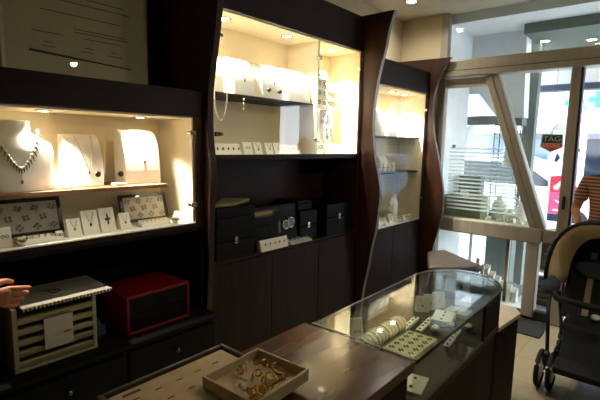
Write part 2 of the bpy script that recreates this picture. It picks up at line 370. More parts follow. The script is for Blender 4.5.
# advertising poster stand
ps=thing('poster_stand','freestanding red and pink advertising poster outside the door','poster',(6.6,1.08,0))
MB().box((-.03,-.19,.0),(.03,.19,1.85)).build('board',OUTW,ps,bevel=.01)
MB().box((-.04,-.165,.76),(-.031,.165,1.05)).build('pink_field',POSP,ps)
MB().prism([(-.165,1.05),(.165,1.05),(.165,1.25),(.05,1.27),(-.12,1.17)],'X',-.04,-.031).build('red_field',POSR,ps)
MB().box((-.04,-.165,.66),(-.031,.165,.755)).build('navy_band',POSN,ps)
MB().box((-.04,-.12,.46),(-.031,.12,.56)).build('caption_panel',mat('caption beige',rgb(170,150,150),.6),ps)
MB().prism([(-.165,1.42),(-.165,1.33),(.07,1.10),(.10,1.14)],'X',-.046,-.040).ball((-.043,.09,1.11),(.005,.035,.035)).build('painted_arm',mat('poster skin',rgb(215,190,200),.6),ps)
sw=[(-.10,.84),(-.02,.84),(.10,.95),(.02,.92),(-.03,.95),(-.12,.93),(-.05,.90)]
MB().prism(sw,'X',-.043,-.039).box((-.043,-.13,.80),(-.039,.11,.82)).build('swoosh_emblem',OUTW,ps)
MB().prism([(-.13,1.62),(.02,1.70),(.02,1.66),(-.13,1.58)],'X',-.043,-.031).prism([(.08,1.5),(.12,1.56),(.14,1.46),(.12,1.44)],'X',-.043,-.031).build('headline_mark',POSN,ps)
# chalk board below
cb=thing('menu_board','black notice board in a white frame low outside the door','notice board',(5.0,.93,0))
MB().box((-.02,-.2,.34),(.02,.06,.70)).build('frame',PLW,cb,bevel=.004)
MB().box((-.026,-.17,.375),(-.019,.035,.665)).build('panel',BLK,cb)
mb=MB()
for k in range(6): mb.box((-.028,-.13,.42+k*.04),(-.025,.005-.02*(k%3),.432+k*.04))
mb.build('chalk_lines',INKL,cb)
MB().box((-.04,-.2,0),(.04,.06,.30)).build('crate',BLKM,cb,bevel=.01)
mb=MB()
for k in range(4): mb.box((-.045,-.18,.05+k*.055),(-.039,.04,.07+k*.055))
mb.build('crate_slats',BROWNS,cb)
# pharmacy crosses, facade, cars
fa=thing('street_building','white building with blue shop windows across the street','building',(15,3,0))
FACM=mat('facade render',rgb(160,163,172),.8,noise=.06)
MB().box((0,-12,0),(1,14,9)).build('wall',FACM,fa)
for k in range(9):
    y=-10+k*2.5
    w=MB().box((-.04,y,.6),(.02,y+1.7,1.9)).build('shop_window',TINT if k%2 else CARB,fa)
    MB().prism([(-.9,2.15),(-.9,2.05),(0,2.45),(0,2.55)],'Y',y-.2,y+1.9).build('awning',OUTW,fa)
    MB().box((-.05,y,3.5),(.02,y+1.2,5)).build('upper_window',TINT,fa)
for y,z,l in ((2.1,2.77,'green pharmacy cross left of the door stile'),(1.6,2.83,'green pharmacy cross right of the door stile')):
    tag(MB().box((12.95,y-.06,z-.2),(13.05,y+.06,z+.2)).box((12.949,y-.2,z-.06),(13.051,y+.2,z+.06)).box((13.04,y-.02,z-.02),(15,y+.02,z+.02)).build('pharmacy_cross',PGREEN),l,'sign')
    
def car(loc,m,label,rz=0):
    t=thing('parked_car',label,'car',loc,rz)
    MB().prism([(-2,.3),(-2.05,.7),(-1.9,.9),(-1.2,.95),(-.6,1.4),(.9,1.42),(1.6,.98),(2.05,.85),(2.1,.35)],'X',-.8,.8).build('body',m,t,bevel=.08,seg=3)
    MB().prism([(-1.1,.96),(-.55,1.34),(.85,1.36),(1.4,.98)],'X',-.815,.815).build('side_windows',TINT,t,bevel=.01)
    for y in (-1.3,1.3):
        for sx in (-1,1): MB().lathe([(.1,-.1),(.31,-.1),(.33,-.05),(.33,.05),(.31,.1),(.1,.1)],(sx*.72,y,.33),24,'X').build('wheel',RUB,t,smooth=True)
    return t
car((9.3,2.6,0),CARW,'white car parked across the pavement, nearest the door')
car((10.4,-2.1,0),CARB,'pale blue car parked behind the woman')
car((12.4,3.4,0),CARW,'white car parked in front of the far building',.05)

# ------------------------------------------------------------------ wall cabinets
def wavy(xc,prof,ztop,label,th=.036,edge=True):
    t=thing('wavy_side_panel',label,'cabinet panel',(xc,2.4,0))
    pr=[(y-2.4,z) for y,z in prof]
    # smooth the outline by Catmull-Rom
    q=[]
    for i in range(len(pr)-1):
        p0=pr[max(i-1,0)];p1=pr[i];p2=pr[i+1];p3=pr[min(i+2,len(pr)-1)]
        for k in range(4):
            u=k/4; q.append(tuple(.5*((2*p1[j])+(-p0[j]+p2[j])*u+(2*p0[j]-5*p1[j]+4*p2[j]-p3[j])*u*u+(-p0[j]+3*p1[j]-3*p2[j]+p3[j])*u**3) for j in (0,1)))
    q.append(pr[-1])
    MB().prism([(0,ztop)]+q+[(0,0)],'X',0,th).build('panel_body',PANEL,t,bevel=.003)
    if edge:
        R=[[(th*.05,y-.004,z),(th*.95,y-.004,z),(th*.95,y+.003,z),(th*.05,y+.003,z)] for y,z in q]
        MB().rings(R).build('edge_strip',EDGE,t)
    return t
wavy(1.505,[(1.83,2.62),(1.87,2.35),(1.895,2.2),(1.92,2.07),(1.95,1.93),(1.96,1.79),(1.955,1.64),(1.93,1.45),(1.94,1.33),(1.955,1.13),(1.96,.92),(1.985,.6),(2.0,.42),(1.99,0)],2.62,'tall wavy dark wood panel between the left cabinet and the middle one',edge=False,th=.04)
wavy(3.09,[(1.74,2.64),(1.784,2.49),(1.808,2.352),(1.841,2.231),(1.869,2.083),(1.886,1.935),(1.89,1.761),(1.86,1.516),(1.819,1.36),(1.799,1.231),(1.806,1.091),(1.821,.931),(1.855,.769),(1.885,.574),(1.925,.35),(1.95,0)],2.64,'tall wavy dark wood panel between the middle cabinet and the far one')
wavy(4.33,[(1.787,2.49),(1.842,2.405),(1.901,2.278),(1.935,2.142),(1.945,1.978),(1.922,1.781),(1.877,1.578),(1.812,1.315),(1.776,1.082),(1.784,.883),(1.821,.699),(1.855,.554),(1.88,.3),(1.88,0)],2.50,'wavy dark wood panel with flared top beside the shop window')

def gdoor(par,x0,x1,z0,z1,knob=None,hinge=None,ox=0,oz=0,clamp_side=None):
    y=-.012
    g=MB().box((x0+.002,y-.006,z0),(x1-.002,y,z1)).build('glass_door',GL,par)
    h=z1-z0
    if knob is not None:
        MB().lathe([(.005,0),(.005,-.010),(.012,-.014),(.014,-.022),(.010,-.028)],(knob[0],y-.006,knob[1]),14,'Y').build('knob',KNOB,g,smooth=True)
    if hinge is not None:
        for zz in hinge[1]:
            s=-1 if hinge[0]>(x0+x1)/2 else 1
            MB().box((hinge[0],y-.012,zz-.013),(hinge[0]+s*.026,y+.006,zz+.013)).lathe([(.011,-.02),(.011,.012)],(hinge[0]+s*.034,y,zz),12,'Y').build('hinge_clamp',CHROME,g,bevel=.002)
    return g
# left cabinet -------------------------------------------------------
c1=thing('wall_cabinet','low lit wall cabinet with pearl bust, at the left of the wall','cabinet',(1.0,2.0,0))
X0=-.58; X1=.5
MB().box((X0,0,1.748),(X1,.4,1.887)).build('fascia',WOOD,c1,bevel=.003)
MB().box((X0,.005,1.14),(X0+.03,.4,1.748)).build('side_panel',WOOD,c1); MB().box((.445,0,1.14),(X1,.4,1.748)).build('side_panel',PANEL,c1,bevel=.002)
MB().box((X0+.03,.33,1.172),(.445,.35,1.746)).box((.435,.01,1.172),(.444,.33,1.746)).box((X0+.03,.01,1.172),(X0+.04,.33,1.746)).box((X0+.04,.01,1.738),(.435,.33,1.746)).build('cream_lining',CREAM,c1)
MB().box((X0,-.002,1.164),(.445,.35,1.172)).build('display_ledge',LEDGE,c1,bevel=.001)
MB().box((X0,0,1.14),(.445,.35,1.163)).build('bottom_rail',WOOD,c1)
MB().box((X0+.04,.04,1.372),(.30,.33,1.39)).build('shelf',SHELFT,c1,bevel=.001)
gdoor(c1,-.55,-.06,1.176,1.746,knob=(-.104,1.462))
gdoor(c1,-.06,.44,1.176,1.746,knob=(.003,1.459),hinge=(.44,(1.66,1.273)))
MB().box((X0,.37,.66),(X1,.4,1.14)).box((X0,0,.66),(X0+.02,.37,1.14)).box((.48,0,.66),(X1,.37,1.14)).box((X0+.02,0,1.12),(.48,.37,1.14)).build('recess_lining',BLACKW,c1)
b1=thing('base_cabinet','dark base cabinet under the black recess at left','cabinet',(1.0,1.86,0))
MB().box((-.58,.02,.06),(.5,.5,.64)).build('body',WOODV,b1,bevel=.003)
MB().box((-.60,0,.64),(.5,.535,.66)).build('worktop',BLACKW,b1,bevel=.003)
MB().box((-.56,.05,0),(.48,.5,.06)).build('plinth',BLACKW,b1)
for x in (-.56,-.03): 
    d=MB().box((x,.002,.09),(x+.5,.02,.62)).build('door',BLACKW,b1,bevel=.002)
    MB().ball((x+.25,-.01,.55),.012).build('knob',KNOB,d,smooth=True)

# middle cabinet -----------------------------------------------------
c2=thing('wall_cabinet','tall middle wall cabinet with lit glass top and dark open niche','cabinet',(2.3,2.0,0))
A=-.745; B=.78
MB().box((A,-.01,2.355),(B,.4,2.62)).build('fascia',WOOD,c2,bevel=.003)
MB().box((A,0,1.5),(A+.02,.4,2.355)).build('side_panel',WOOD,c2); MB().box((.762,0,0),(B,.4,2.355)).build('side_panel',PANEL,c2)
MB().box((A+.02,.31,1.54),(.762,.33,2.354)).box((A+.02,.01,1.54),(A+.03,.31,2.354)).box((.752,.01,1.54),(.762,.31,2.354)).box((A+.03,.01,2.346),(.752,.31,2.354)).build('cream_lining',CREAM,c2)
MB().box((.222,.015,1.54),(.24,.31,2.346)).build('partition',CREAM,c2)
MB().box((A+.02,.012,1.53),(.762,.33,1.54)).build('display_ledge',LEDGE,c2,bevel=.001)
MB().box((A+.02,-.01,1.51),(.762,.011,1.543)).box((A+.02,.011,1.51),(.762,.33,1.529)).build('bottom_rail',WOOD,c2)
MB().box((A+.03,.05,1.885),(.222,.31,1.905)).build('shelf',WOODV,c2,bevel=.002)
gdoor(c2,-.725,-.293,1.545,2.35,knob=(-.323,1.943),hinge=(-.725,(1.66,2.2)))
gdoor(c2,-.293,.222,1.545,2.35,knob=(-.224,1.941),hinge=(.222,(2.219,1.644)))
gdoor(c2,.24,.762,1.545,2.35,hinge=(.745,(2.214,)))
MB().box((A,.35,.9),(.762,.38,1.515)).build('niche_back',NICHE,c2)
MB().box((A,0,.9),(A+.02,.36,1.5)).build('side_panel',WOOD,c2)
MB().box((A,0,.885),(.762,.38,.908)).build('niche_shelf',WOODV,c2,bevel=.003)
for x in (A,A+.51,A+1.02): MB().box((x+.001,.0,.06),(x+.506,.02,.882)).build('lower_door',WOODV,c2,bevel=.002)
MB().box((A,.02,0),(.762,.38,.885)).build('carcass',WOODV,c2)

# far cabinet --------------------------------------------------------
c3=thing('wall_cabinet','tall far wall cabinet with lit glass doors beside the shop window','cabinet',(3.7,2.0,0))
A=-.57; B=.63
MB().box((A,-.01,2.14),(B,.4,2.36)).build('fascia',WOOD,c3,bevel=.003)
MB().box((A,.31,.862),(.6,.33,2.139)).box((.585,.01,.862),(.595,.31,2.139)).box((A,.01,.862),(A+.01,.31,2.139)).box((A+.01,.01,2.13),(.585,.31,2.139)).build('cream_lining',CREAM,c3)
MB().box((.595,0,.85),(B,.4,2.14)).build('side_panel',PANEL,c3)
MB().box((A,-.002,.854),(.595,.33,.862)).build('display_ledge',LEDGE,c3,bevel=.001)
MB().box((A,0,.835),(.595,.33,.853)).build('bottom_rail',WOOD,c3)
MB().box((A+.01,.05,1.685),(.585,.31,1.70)).build('shelf',WOODV,c3); MB().box((A+.01,.05,1.345),(.585,.31,1.36)).build('shelf',WOODV,c3)
gdoor(c3,-.42,.084,.865,2.136,hinge=None)
gdoor(c3,.084,.59,.865,2.136,hinge=(.59,(1.98,1.085)))
for x in (A,A+.6): MB().box((x+.002,0,.06),(x+.597,.02,.833)).build('lower_door',WOODV,c3,bevel=.002)
MB().box((A,.02,0),(B,.4,.835)).build('carcass',WOODV,c3)

# cabinet lamps
g='spotlights in the wall cabinets'
PW=165
spot((.737,2.11,1.738),'recessed spotlight above the pearl bust in the left cabinet',PW*.8,.026,group=g)
spot((1.216,2.155,1.738),'recessed spotlight above the curved bust in the left cabinet',PW*.8,.026,group=g)
spot((1.76,2.13,2.346),'recessed spotlight at the left of the middle cabinet roof',PW*1.6,group=g)
spot((2.293,2.11,2.346),'recessed spotlight left of the partition in the middle cabinet',PW*1.4,group=g)
spot((2.853,2.15,2.346),'recessed spotlight above the ring tiers in the middle cabinet',PW*1.2,group=g)
spot((3.85,2.16,2.13),'left recessed spotlight in the far cabinet roof',PW*1.6,group=g)
spot((4.12,2.16,2.13),'right recessed spotlight in the far cabinet roof',PW*1.4,group=g)

# ------------------------------------------------------------------ cabinet contents
def hump(loc,w,h,d,label,rz=0,group=None):
    pts=[(0,0)]
    for k in range(0,11):
        a=k/10*PI/2; pts.append((d*.75*(1-math.cos(a)),.03+(h-.03)*math.sin(a)))
    pts+=[(d,h-.004),(d,0)]
    return tag(MB().prism(pts,'X',-w/2,w/2).build('curved_necklace_stand',WHITE,bevel=.004,loc=loc,rot=(0,0,rz)),label,'jewellery bust',group)
def on_hump(loc,h,d,u,t):  # point on the curved face, t in 0..1 up the height
    a=math.asin(max(0,min(1,(t*h-.03)/(h-.03)))); return Vector((loc[0]+u,loc[1]+d*.75*(1-math.cos(a))-.004,loc[2]+t*h))
def necklace(loc,h,d,w,drop,label,m=SILV,pend=True,r=.0012,name='necklace'):
    t=thing(name,label,'necklace',loc)
    pts=[]
    for k in range(13):
        s=-1+2*k/12; tt=drop+(.97-drop)*abs(s)**1.4
        p=on_hump((0,0,0),h,d,s*w,tt); pts.append(p)
    MB().tube(pts,r,5).build('chain',m,t,smooth=True)
    if pend:
        p=on_hump((0,0,0),h,d,0,drop-.05); MB().ball(p,(.006,.004,.011),8,6).build('pendant',m,t,smooth=True)
    return t
# left cabinet: shelf
S1=1.39
PB=neck_bust((.625,2.16,S1),.30,.30,.17,'large white neck bust wearing a pearl collar, left cabinet shelf')
from mathutils.bvhtree import BVHTree
bv=BVHTree.FromPolygons([v.co for v in PB.data.vertices],[tuple(p.vertices) for p in PB.data.polygons])
def onb(x,z,lift=.006):
    h=bv.ray_cast(Vector((x,-.5,z)),Vector((0,1,0)))
    return (Vector((x,-.03,z)) if h[0] is None else h[0])+Vector((0,-lift,0))
t=thing('pearl_collar','spiky pearl collar with a small drop on the large bust','necklace',(.625,2.16,S1))
mb=MB(); md=MB()
for k in range(21):
    q=-1+2*k/20; p=onb(.088*q,.10+.155*abs(q)**1.5)
    mb.ball(p,.007,8,6); e=p+Vector((q*.012,-.006,-.024)); md.tube([p+Vector((0,-.003,-.004)),e],[.0045,.001],5)
mb.build('pearls',PEARL,t,smooth=True); md.build('spikes',DKS,t)
p=onb(0,.10); q=onb(0,.05); MB().tube([p,q],.001,4).ball(q+Vector((0,-.002,-.006)),(.006,.004,.010),8,6).build('drop',SILV,t,smooth=True)
hump((.925,2.14,S1),.165,.25,.12,'white curved stand behind the left door knob, left cabinet shelf')
hump((1.215,2.13,S1),.20,.28,.12,'white curved stand with a silver pendant, right of the left cabinet shelf')
necklace((.935,2.14,S1),.25,.12,.04,.32,'fine chain on the stand behind the left door knob')
necklace((1.225,2.13,S1),.28,.12,.028,.46,'fine silver pendant chain on the right curved stand',m=DKS,r=.0018)
for i,(x,l) in enumerate([(.80,'small clear ring plinth between the pearl bust and curved stand'),(1.06,'small clear ring plinth between the two curved stands')]):
    tag(MB().box((x-.03,2.07,S1),(x+.03,2.12,S1+.014)).build('ring_plinth',LEDGE,bevel=.003),l,'display block')
# framed earring trays
def framed_tray(x,w,h,label,yb=2.30,z=1.172,n=9,m=DKS):
    t=thing('framed_earring_tray',label,'jewellery tray',(x,2.20,z),rot=(-.28,0,0))
    MB().box((-w/2,0,0),(w/2,.012,h)).build('backing',BLK,t)
    fw=.018
    MB().box((-w/2,-.008,0),(w/2,.012,fw)).box((-w/2,-.008,h-fw),(w/2,.012,h)).box((-w/2,-.008,fw),(-w/2+fw,.012,h-fw)).box((w/2-fw,-.008,fw),(w/2,.012,h-fw)).build('frame',BLK,t,bevel=.002)
    MB().box((-w/2+fw,-.003,fw),(w/2-fw,0,h-fw)).build('pad',PADG,t)
    k=0
    for r in range(3):
        for c in range(4):
            u=(-.36+.24*c+(.10 if r%2 else 0)); 
            if u>.40: continue
            x0=u*w; z0=h*(.24+.25*r)
            mb=MB()
            for a in range(4):
                an=a*2*PI/4+r; mb.torus((x0+.012*math.cos(an),-.006,z0+.010*math.sin(an)),.0045,.0016,'Y',8,4)
            mb.build('earring_cluster',m,t,smooth=True)
    return t
framed_tray(.685,.295,.175,'black-framed earring tray under the pearl bust')
framed_tray(1.265,.275,.155,'black-framed gold earring tray at the right end of the left cabinet',m=GOLD)
L0=1.172
lean_card((.825,2.05,L0),.062,.085,'smallest white pendant card left of the door seam',kind='pendant')
lean_card((.905,2.06,L0),.075,.115,'tall white card with a red pendant, left of the door seam',pend=GEMR)
lean_card((.993,2.07,L0),.075,.118,'tall white card with a silver cross, right of the door seam',kind='cross',pend=DKS)
lean_card((1.075,2.06,L0),.055,.085,'white card with a fine chain beside the gold earring tray')
lean_card((.755,2.04,L0),.03,.04,'tiny white earring card at the corner of the first framed tray',kind='ear')
lean_card((1.385,2.06,L0),.04,.06,'small white earring card beside the lower hinge',kind='ear')
lean_card((.545,2.03,L0),.05,.085,'white earring card at the left edge of the picture',kind='ear')
def bar_stand(loc,w,n,label,m=GOLD,rz=0,name='ring_bar'):
    t=thing(name,label,'jewellery stand',loc,rz)
    MB().prism([(0,0),(.006,.018),(.045,.03),(.05,0)],'X',-w/2,w/2).build('bar',LEDGE,t,bevel=.003)
    for k in range(n): MB().torus((-w/2+w*(k+.5)/n,.02,.028),.008,.0018,'X',10,5).build('ring',m,t,smooth=True)
    return t
bar_stand((.66,2.03,L0),.15,6,'low white bar of gold rings before the first framed tray')
bar_stand((1.24,2.05,L0),.17,7,'low white bar of rings before the gold earring tray')
def cup(loc,label,m=CHROME):
    t=thing('jewel_bowl',label,'bowl',loc)
    MB().lathe([(.012,0),(.014,.004),(.024,.018),(.026,.03),(.023,.03),(.020,.018),(.008,.006)],n=16).build('bowl',SILV,t,smooth=True)
    mb=MB()
    for k in range(9): mb.ball((.011*math.cos(k*2.4),.011*math.sin(k*2.4),.028+.003*(k%3)),.0065,8,6)
    mb.build('beads',PEARL,t,smooth=True); return t
cup((.60,2.03,L0),'small bowl of pearls in front of the first framed tray')
cup((1.345,2.04,L0),'small bowl of beads beside the lower hinge card')

# middle cabinet: shelf humps
S2=1.905
mids=['first','second','third','fourth','fifth']
HX=[(1.655,.10),(1.865,.165),(2.115,.195),(2.385,.225)]
for i,(x,w) in enumerate(HX):
    hump((x,2.06,S2),w,.225,.13,'white curved necklace stand, %s from the left on the middle cabinet shelf'%mids[i],group='curved stands on the middle cabinet shelf')
for i,(x,dr) in enumerate([(1.865,.45),(2.13,.5),(2.37,.55)]):
    necklace((x,2.06,S2),.225,.13,.03,dr,'fine pendant chain on the %s curved stand of the middle cabinet'%mids[i+1],m=DKS,r=.0012)
t=thing('long_pearl_strand','long pearl strand hanging below the shelf at the left of the middle cabinet','necklace',(1.655,2.035,1.915))
pts=[]
for k in range(40):
    a=2*PI*k/40; pts.append((.047*math.cos(a),0.0+(.015 if math.sin(a)>.6 else 0),-.02+.155*math.sin(a)+ -.0))
MB().tube(pts,.0045,6,True).build('strand',PEARL,t,smooth=True)
t=thing('drop_pendant','three-bead drop pendant hanging in front of the middle cabinet shelf','necklace',(1.84,2.045,1.905))
MB().tube([(0,0,0),(0,0,-.09)],.001,4).build('chain',SILV,t)
mb=MB()
for z in (-.03,-.055,-.085): mb.ball((0,-.002,z),(.006,.005,.009),8,6)
mb.build('beads',PEARL,t,smooth=True)
# row of cards bottom of the middle cabinet
L2=1.54
def long_card(x,w,h,n,label,m=DKS):
    t=thing('earring_display_strip',label,'display card',(x,2.09,L2))
    tl=.5; d=math.sin(tl)*h; z=math.cos(tl)*h
    MB().prism([(0,0),(d,z),(d+.006,z),(d+.03,0)],'X',-w/2,w/2).build('board',CARD,t,bevel=.002)
    for k in range(n):
        x0=-w/2+w*(k+.5)/n; MB().ball((x0,d*.5-.003,z*.5+.003),(.006,.005,.008+.003*(k%2)),8,6).build('earring',m,t,smooth=True)
    return t
long_card(1.73,.29,.075,7,'long white strip of seven dark earrings, middle cabinet ledge')
lean_card((1.915,2.07,L2),.075,.082,'white earring card right of the long strip, middle cabinet',kind='ear',pend=DKS)
lean_card((2.005,2.07,L2),.07,.082,'white pendant card just left of the middle door seam',kind='pendant',pend=GEMR)
lean_card((2.12,2.08,L2),.07,.082,'plain white pendant card just right of the middle door seam',pend=SILV)
lean_card((2.20,2.08,L2),.07,.082,'white chain card second right of the middle door seam',pend=SILV)
long_card(2.355,.2,.075,4,'short white strip of four pale earrings before the partition',m=SILV)
# right section: ring tiers
def tier(loc,w,label,rows=1,m=DKS):
    t=thing('ring_tier',label,'jewellery stand',loc)
    MB().prism([(0,0),(.0,.012),(.035,.075),(.06,.075),(.06,0)],'X',-w/2,w/2).build('block',CARD,t,bevel=.003)
    n=max(3,int(w/.055))
    for k in range(n): MB().torus((-w/2+w*(k+.5)/n,.012,.052),.013,.0032,'Y',12,5).build('ring',m,t,smooth=True)
    return t
tw=['top','second','third','fourth']
for i in range(4):
    tier((2.70,2.12,2.10-.072*i),.20,'white ring tier, %s of the left stack in the middle cabinet'%tw[i])
tag(MB().box((2.61,2.18,L2),(2.79,2.28,1.884)).build('display_riser',GLW,bevel=.002),'clear pedestal carrying the stack of ring tiers','display block')
for i in range(3):
    tier((2.93,2.16,2.03-.072*i),.13,'white ring tier, %s of the short right stack in the middle cabinet'%tw[i],m=SILV)
t=thing('oval_ring_board','pale oval board of rings below the tiers','jewellery stand',(2.815,2.13,1.62),rot=(-.12,0,0))
pts=[(.095*math.cos(a*2*PI/28),.145+.15*math.sin(a*2*PI/28)) for a in range(28)]
MB().prism(pts,'Y',0,.02).build('board',PADG,t,bevel=.005)
for r,(z,n) in enumerate([(.05,1),(.11,3),(.17,3),(.225,2),(.27,1)]):
    for k in range(n): MB().torus(((k-(n-1)/2)*.055,-.004,z),.012,.003,'Y',12,5).build('ring',DKS,t,smooth=True)
tier((2.84,2.06,L2),.24,'gold-toned wide ring tier on the middle cabinet ledge',m=GOLD)
tier((2.63,2.07,L2),.11,'narrow ring tier at the foot of the partition',m=DKS)
tag(MB().box((2.63,2.15,L2),(2.95,2.24,1.62)).build('display_riser',CARD,bevel=.003),'low cream step behind the wide ring tier','display block')

# far cabinet contents
hump((3.60,2.12,1.70),.19,.24,.13,'white curved stand at the left of the far cabinet top shelf')
hump((3.86,2.12,1.70),.17,.22,.13,'white curved stand at the middle of the far cabinet top shelf')
necklace((3.86,2.12,1.70),.22,.13,.04,.4,'gold necklace on the middle stand of the far cabinet',m=GOLD,r=.002)
for i in range(5):
    x=3.52+i*.09
    t=thing('ring_cone','small white ring cone, %s from the left on the far cabinet middle shelf'%mids[i],'jewellery stand',(x,2.12,1.36),0,'ring cones on the far cabinet middle shelf')
    MB().lathe([(.022,0),(.022,.006),(.014,.03),(.008,.075),(.003,.09)],n=14).build('cone',WHITE,t,smooth=True)
    MB().torus((0,0,.045),.012,.003,'Z',12,5).build('ring',GOLD,t,smooth=True)
hump((3.86,2.2,1.36),.16,.15,.09,'low white curved stand behind the ring cones, far cabinet')
L3=.862
t=thing('fan_display','white fan-shaped earring display on the far cabinet ledge','jewellery stand',(3.95,2.13,L3))
for k in range(6):
    a=-1.0+.28*k
    MB().tube([(0,0,.05),(.09*math.sin(a),.01,.05+.17*math.cos(a)*1.0),(.13*math.sin(a),.0,.05+.2*math.cos(a))],[.006,.014,.005],8).build('blade',WHITE,t,smooth=True)
MB().lathe([(.04,0),(.04,.008),(.012,.02),(.01,.06)],n=16).build('base',WHITE,t,smooth=True)
for i,(x,w,h,l) in enumerate([(3.62,.16,.075,'white earring card at the front left of the far cabinet ledge'),(3.79,.09,.10,'white pendant card before the seam of the far cabinet'),(3.90,.07,.06,'small white card under the fan display'),(4.12,.16,.05,'low white card at the right of the far cabinet ledge')]):
    lean_card((x,2.05,L3),w,h,l,kind='ear' if i!=1 else 'pendant',pend=GOLD)
necklace_t=hump((3.62,2.2,L3),.12,.26,.08,'tall narrow white curved stand at the left of the far cabinet ledge')
neck_bust((4.06,2.2,L3),.13,.25,.09,'slim white neck bust at the right of the far cabinet ledge')

# middle niche ---------------------------------------------------------
N=.908
def case(name,label,loc,w,d,h,clasp=True,rz=0,m=BLKM,lid=.28):
    t=thing(name,label,'box',loc,rz)
    MB().box((-w/2,0,0),(w/2,d,h*(1-lid)-.003)).build('case_body',m,t,bevel=.006)
    MB().box((-w/2,0,h*(1-lid)),(w/2,d,h)).build('lid',m,t,bevel=.006)
    if clasp:
        c=MB().box((-.014,-.004,h*(1-lid)-.022),(.014,.001,h*(1-lid)+.022)).build('clasp',SILV,t,bevel=.003)
        MB().ball((0,-.006,h*(1-lid)-.008),.006,8,6).build('lock_button',GOLD,c,smooth=True)
    return t
case('watch_case','large black watch case with a silver clasp at the left of the niche',(1.745,2.0,N),.31,.30,.19,lid=.4)
case('watch_case','black lidded case stacked on the large watch case',(1.75,2.0,N+.19),.31,.30,.13,clasp=False,m=BLKM,lid=.45)
tag(MB().prism([(1.605,2.04),(1.85,2.27),(1.985,2.14),(1.74,2.02)],'Z',N+.321,N+.34).build('catalogue',mat('olive cream cover',rgb(150,138,90),.5,noise=.1),bevel=.004),'olive cream catalogue lying on the top black case','book')
t=thing('bound_book','brown book with gilt pages on the case beside the olive catalogue','book',(2.0,2.02,N+.225),.08)
MB().box((-.1,0,0),(.1,.24,.012)).box((-.1,0,.033),(.1,.24,.045)).build('cover',BROWNS,t,bevel=.002)
MB().box((-.095,.005,.012),(.095,.235,.033)).build('pages',mat('gilt pages',rgb(150,120,66),.6,noise=.2,nscale=(3,3,300)),t)
case('watch_case','smaller black case under the brown book',(2.0,2.04,N),.17,.26,.225,clasp=False)
t=thing('bound_book','dark thin book on top of the gilt-edged one',  'book',(2.01,2.03,N+.27),.05)
MB().box((-.09,0,0),(.09,.22,.018)).build('cover',BLKM,t,bevel=.002)
sp=thing('watch_poster','black stand-up watch poster with faded lettering in the niche','poster',(2.21,2.035,N),rot=(-.10,0,0))
MB().box((-.13,0,0),(.15,.008,.285)).build('board',BLKM,sp,bevel=.001)
mb=MB()
for k in range(11):
    x=-.118+k*.0225; mb.box((x,-.002,.245),(x+.004,0,.268)); mb.box((x,-.002,[.245,.255,.264][k%3]),(x+.013,0,[.248,.258,.268][k%3]))
    if k%2: mb.box((x+.010,-.002,.245),(x+.013,0,.268))
mb.build('lettering',mat('pale ink',rgb(105,98,80),.7),sp)
for x,z,r in ((.03,.14,.03),(.085,.15,.036)):
    w=MB().torus((x,-.004,z),r,.006,'Y',20,6).build('watch_picture',SILV,sp,smooth=True)
    MB().lathe([(r*.8,-.001),(r*.8,-.004)],(x,0,z),20,'Y').build('dial',mat('dial',rgb(120,120,112),.4),w)
MB().box((-.045,-.004,.09),(-.02,0,.16)).ball((-.03,-.003,.17),(.008,.003,.012)).build('figure_mark',INKL,sp)
case('watch_case','low black case with a small clasp right of the watch poster',(2.48,2.03,N),.20,.28,.22,lid=.5)
case('watch_case','tall black case with a bright clasp at the right of the niche',(2.83,2.0,N),.34,.3,.245,lid=.42)
case('watch_case','flat black case resting on the low one in the niche',(2.47,2.06,N+.22),.17,.22,.07,clasp=False)
t=thing('earring_display_strip','white sloped earring strip standing at the niche front','display card',(2.08,1.985,N))
MB().prism([(-.0,0),(.02,.075),(.05,.065),(.05,0)],'X',-.13,.13).build('board',CARD,t,bevel=.002)
for k in range(5): MB().ball((-.09+k*.045,.006,.045),(.006,.004,.008),8,6).build('earring',GEMR if k%2 else GOLD,t,smooth=True)
t=thing('earring_display_strip','low pale tray of small jewels right of the white strip in the niche','display card',(2.36,1.985,N))
MB().prism([(0,0),(.0,.012),(.07,.035),(.075,0)],'X',-.12,.11).build('board',PADG,t,bevel=.002)
for k in range(10): MB().ball((-.1+k*.021,.03+.01*(k%2),.028),(.007,.006,.006),8,6).build('earring',GOLD if k%3 else SILV,t,smooth=True)

# left niche -------------------------------------------------------------
Nz=.66
bx=thing('drawer_box','cream paper drawer box with grey lid and five slatted trays','box',(.692,1.95,Nz))
w=.335; h=.272; d=.26
MB().box((-w/2,0,0),(-w/2+.018,d,h)).box((w/2-.018,0,0),(w/2,d,h)).box((-w/2+.018,0,0),(w/2-.018,d,.012)).box((-w/2+.018,d-.01,.012),(w/2-.018,d,h)).build('shell',BOXC,bx,bevel=.002)
for k in range(5):
    z=.018+k*.046
    MB().prism([(.004,z+.0),(-.002,z+.022),(.012,z+.026),(.02,z+.003)],'X',-w/2+.019,w/2-.019).prism([(.02,z),(.02,z+.005),(d-.015,z+.005),(d-.015,z)],'X',-w/2+.019,w/2-.019).build('tray_slat',BOXC,bx,bevel=.002)
l=MB().box((-w/2+.03,-.03,h),(w/2+.062,.24,h+.007)).build('lid',LID,bx,bevel=.001)
mb=MB()
for k in range(24): mb.box((-w/2+.031+k*.0152,-.034,h-.006),(-w/2+.038+k*.0152,-.0305,h+.007))
mb.build('perforated_edge',PAPER,l)
mb=MB().torus((.03,.10,h+.009),.022,.003,'Z',16,4).box((.0,.12,h+.008),(.05,.125,h+.0095)).box((-.02,.14,h+.008),(.03,.147,h+.0095))
mb.build('printed_mark',INK,l)
MB().box((-.055,-.009,.07),(.06,-.005,.205)).build('paper_label',PAPER,bx)
MB().box((.02,-.011,.125),(.05,-.0092,.131)).build('label_print',INKL,bx)
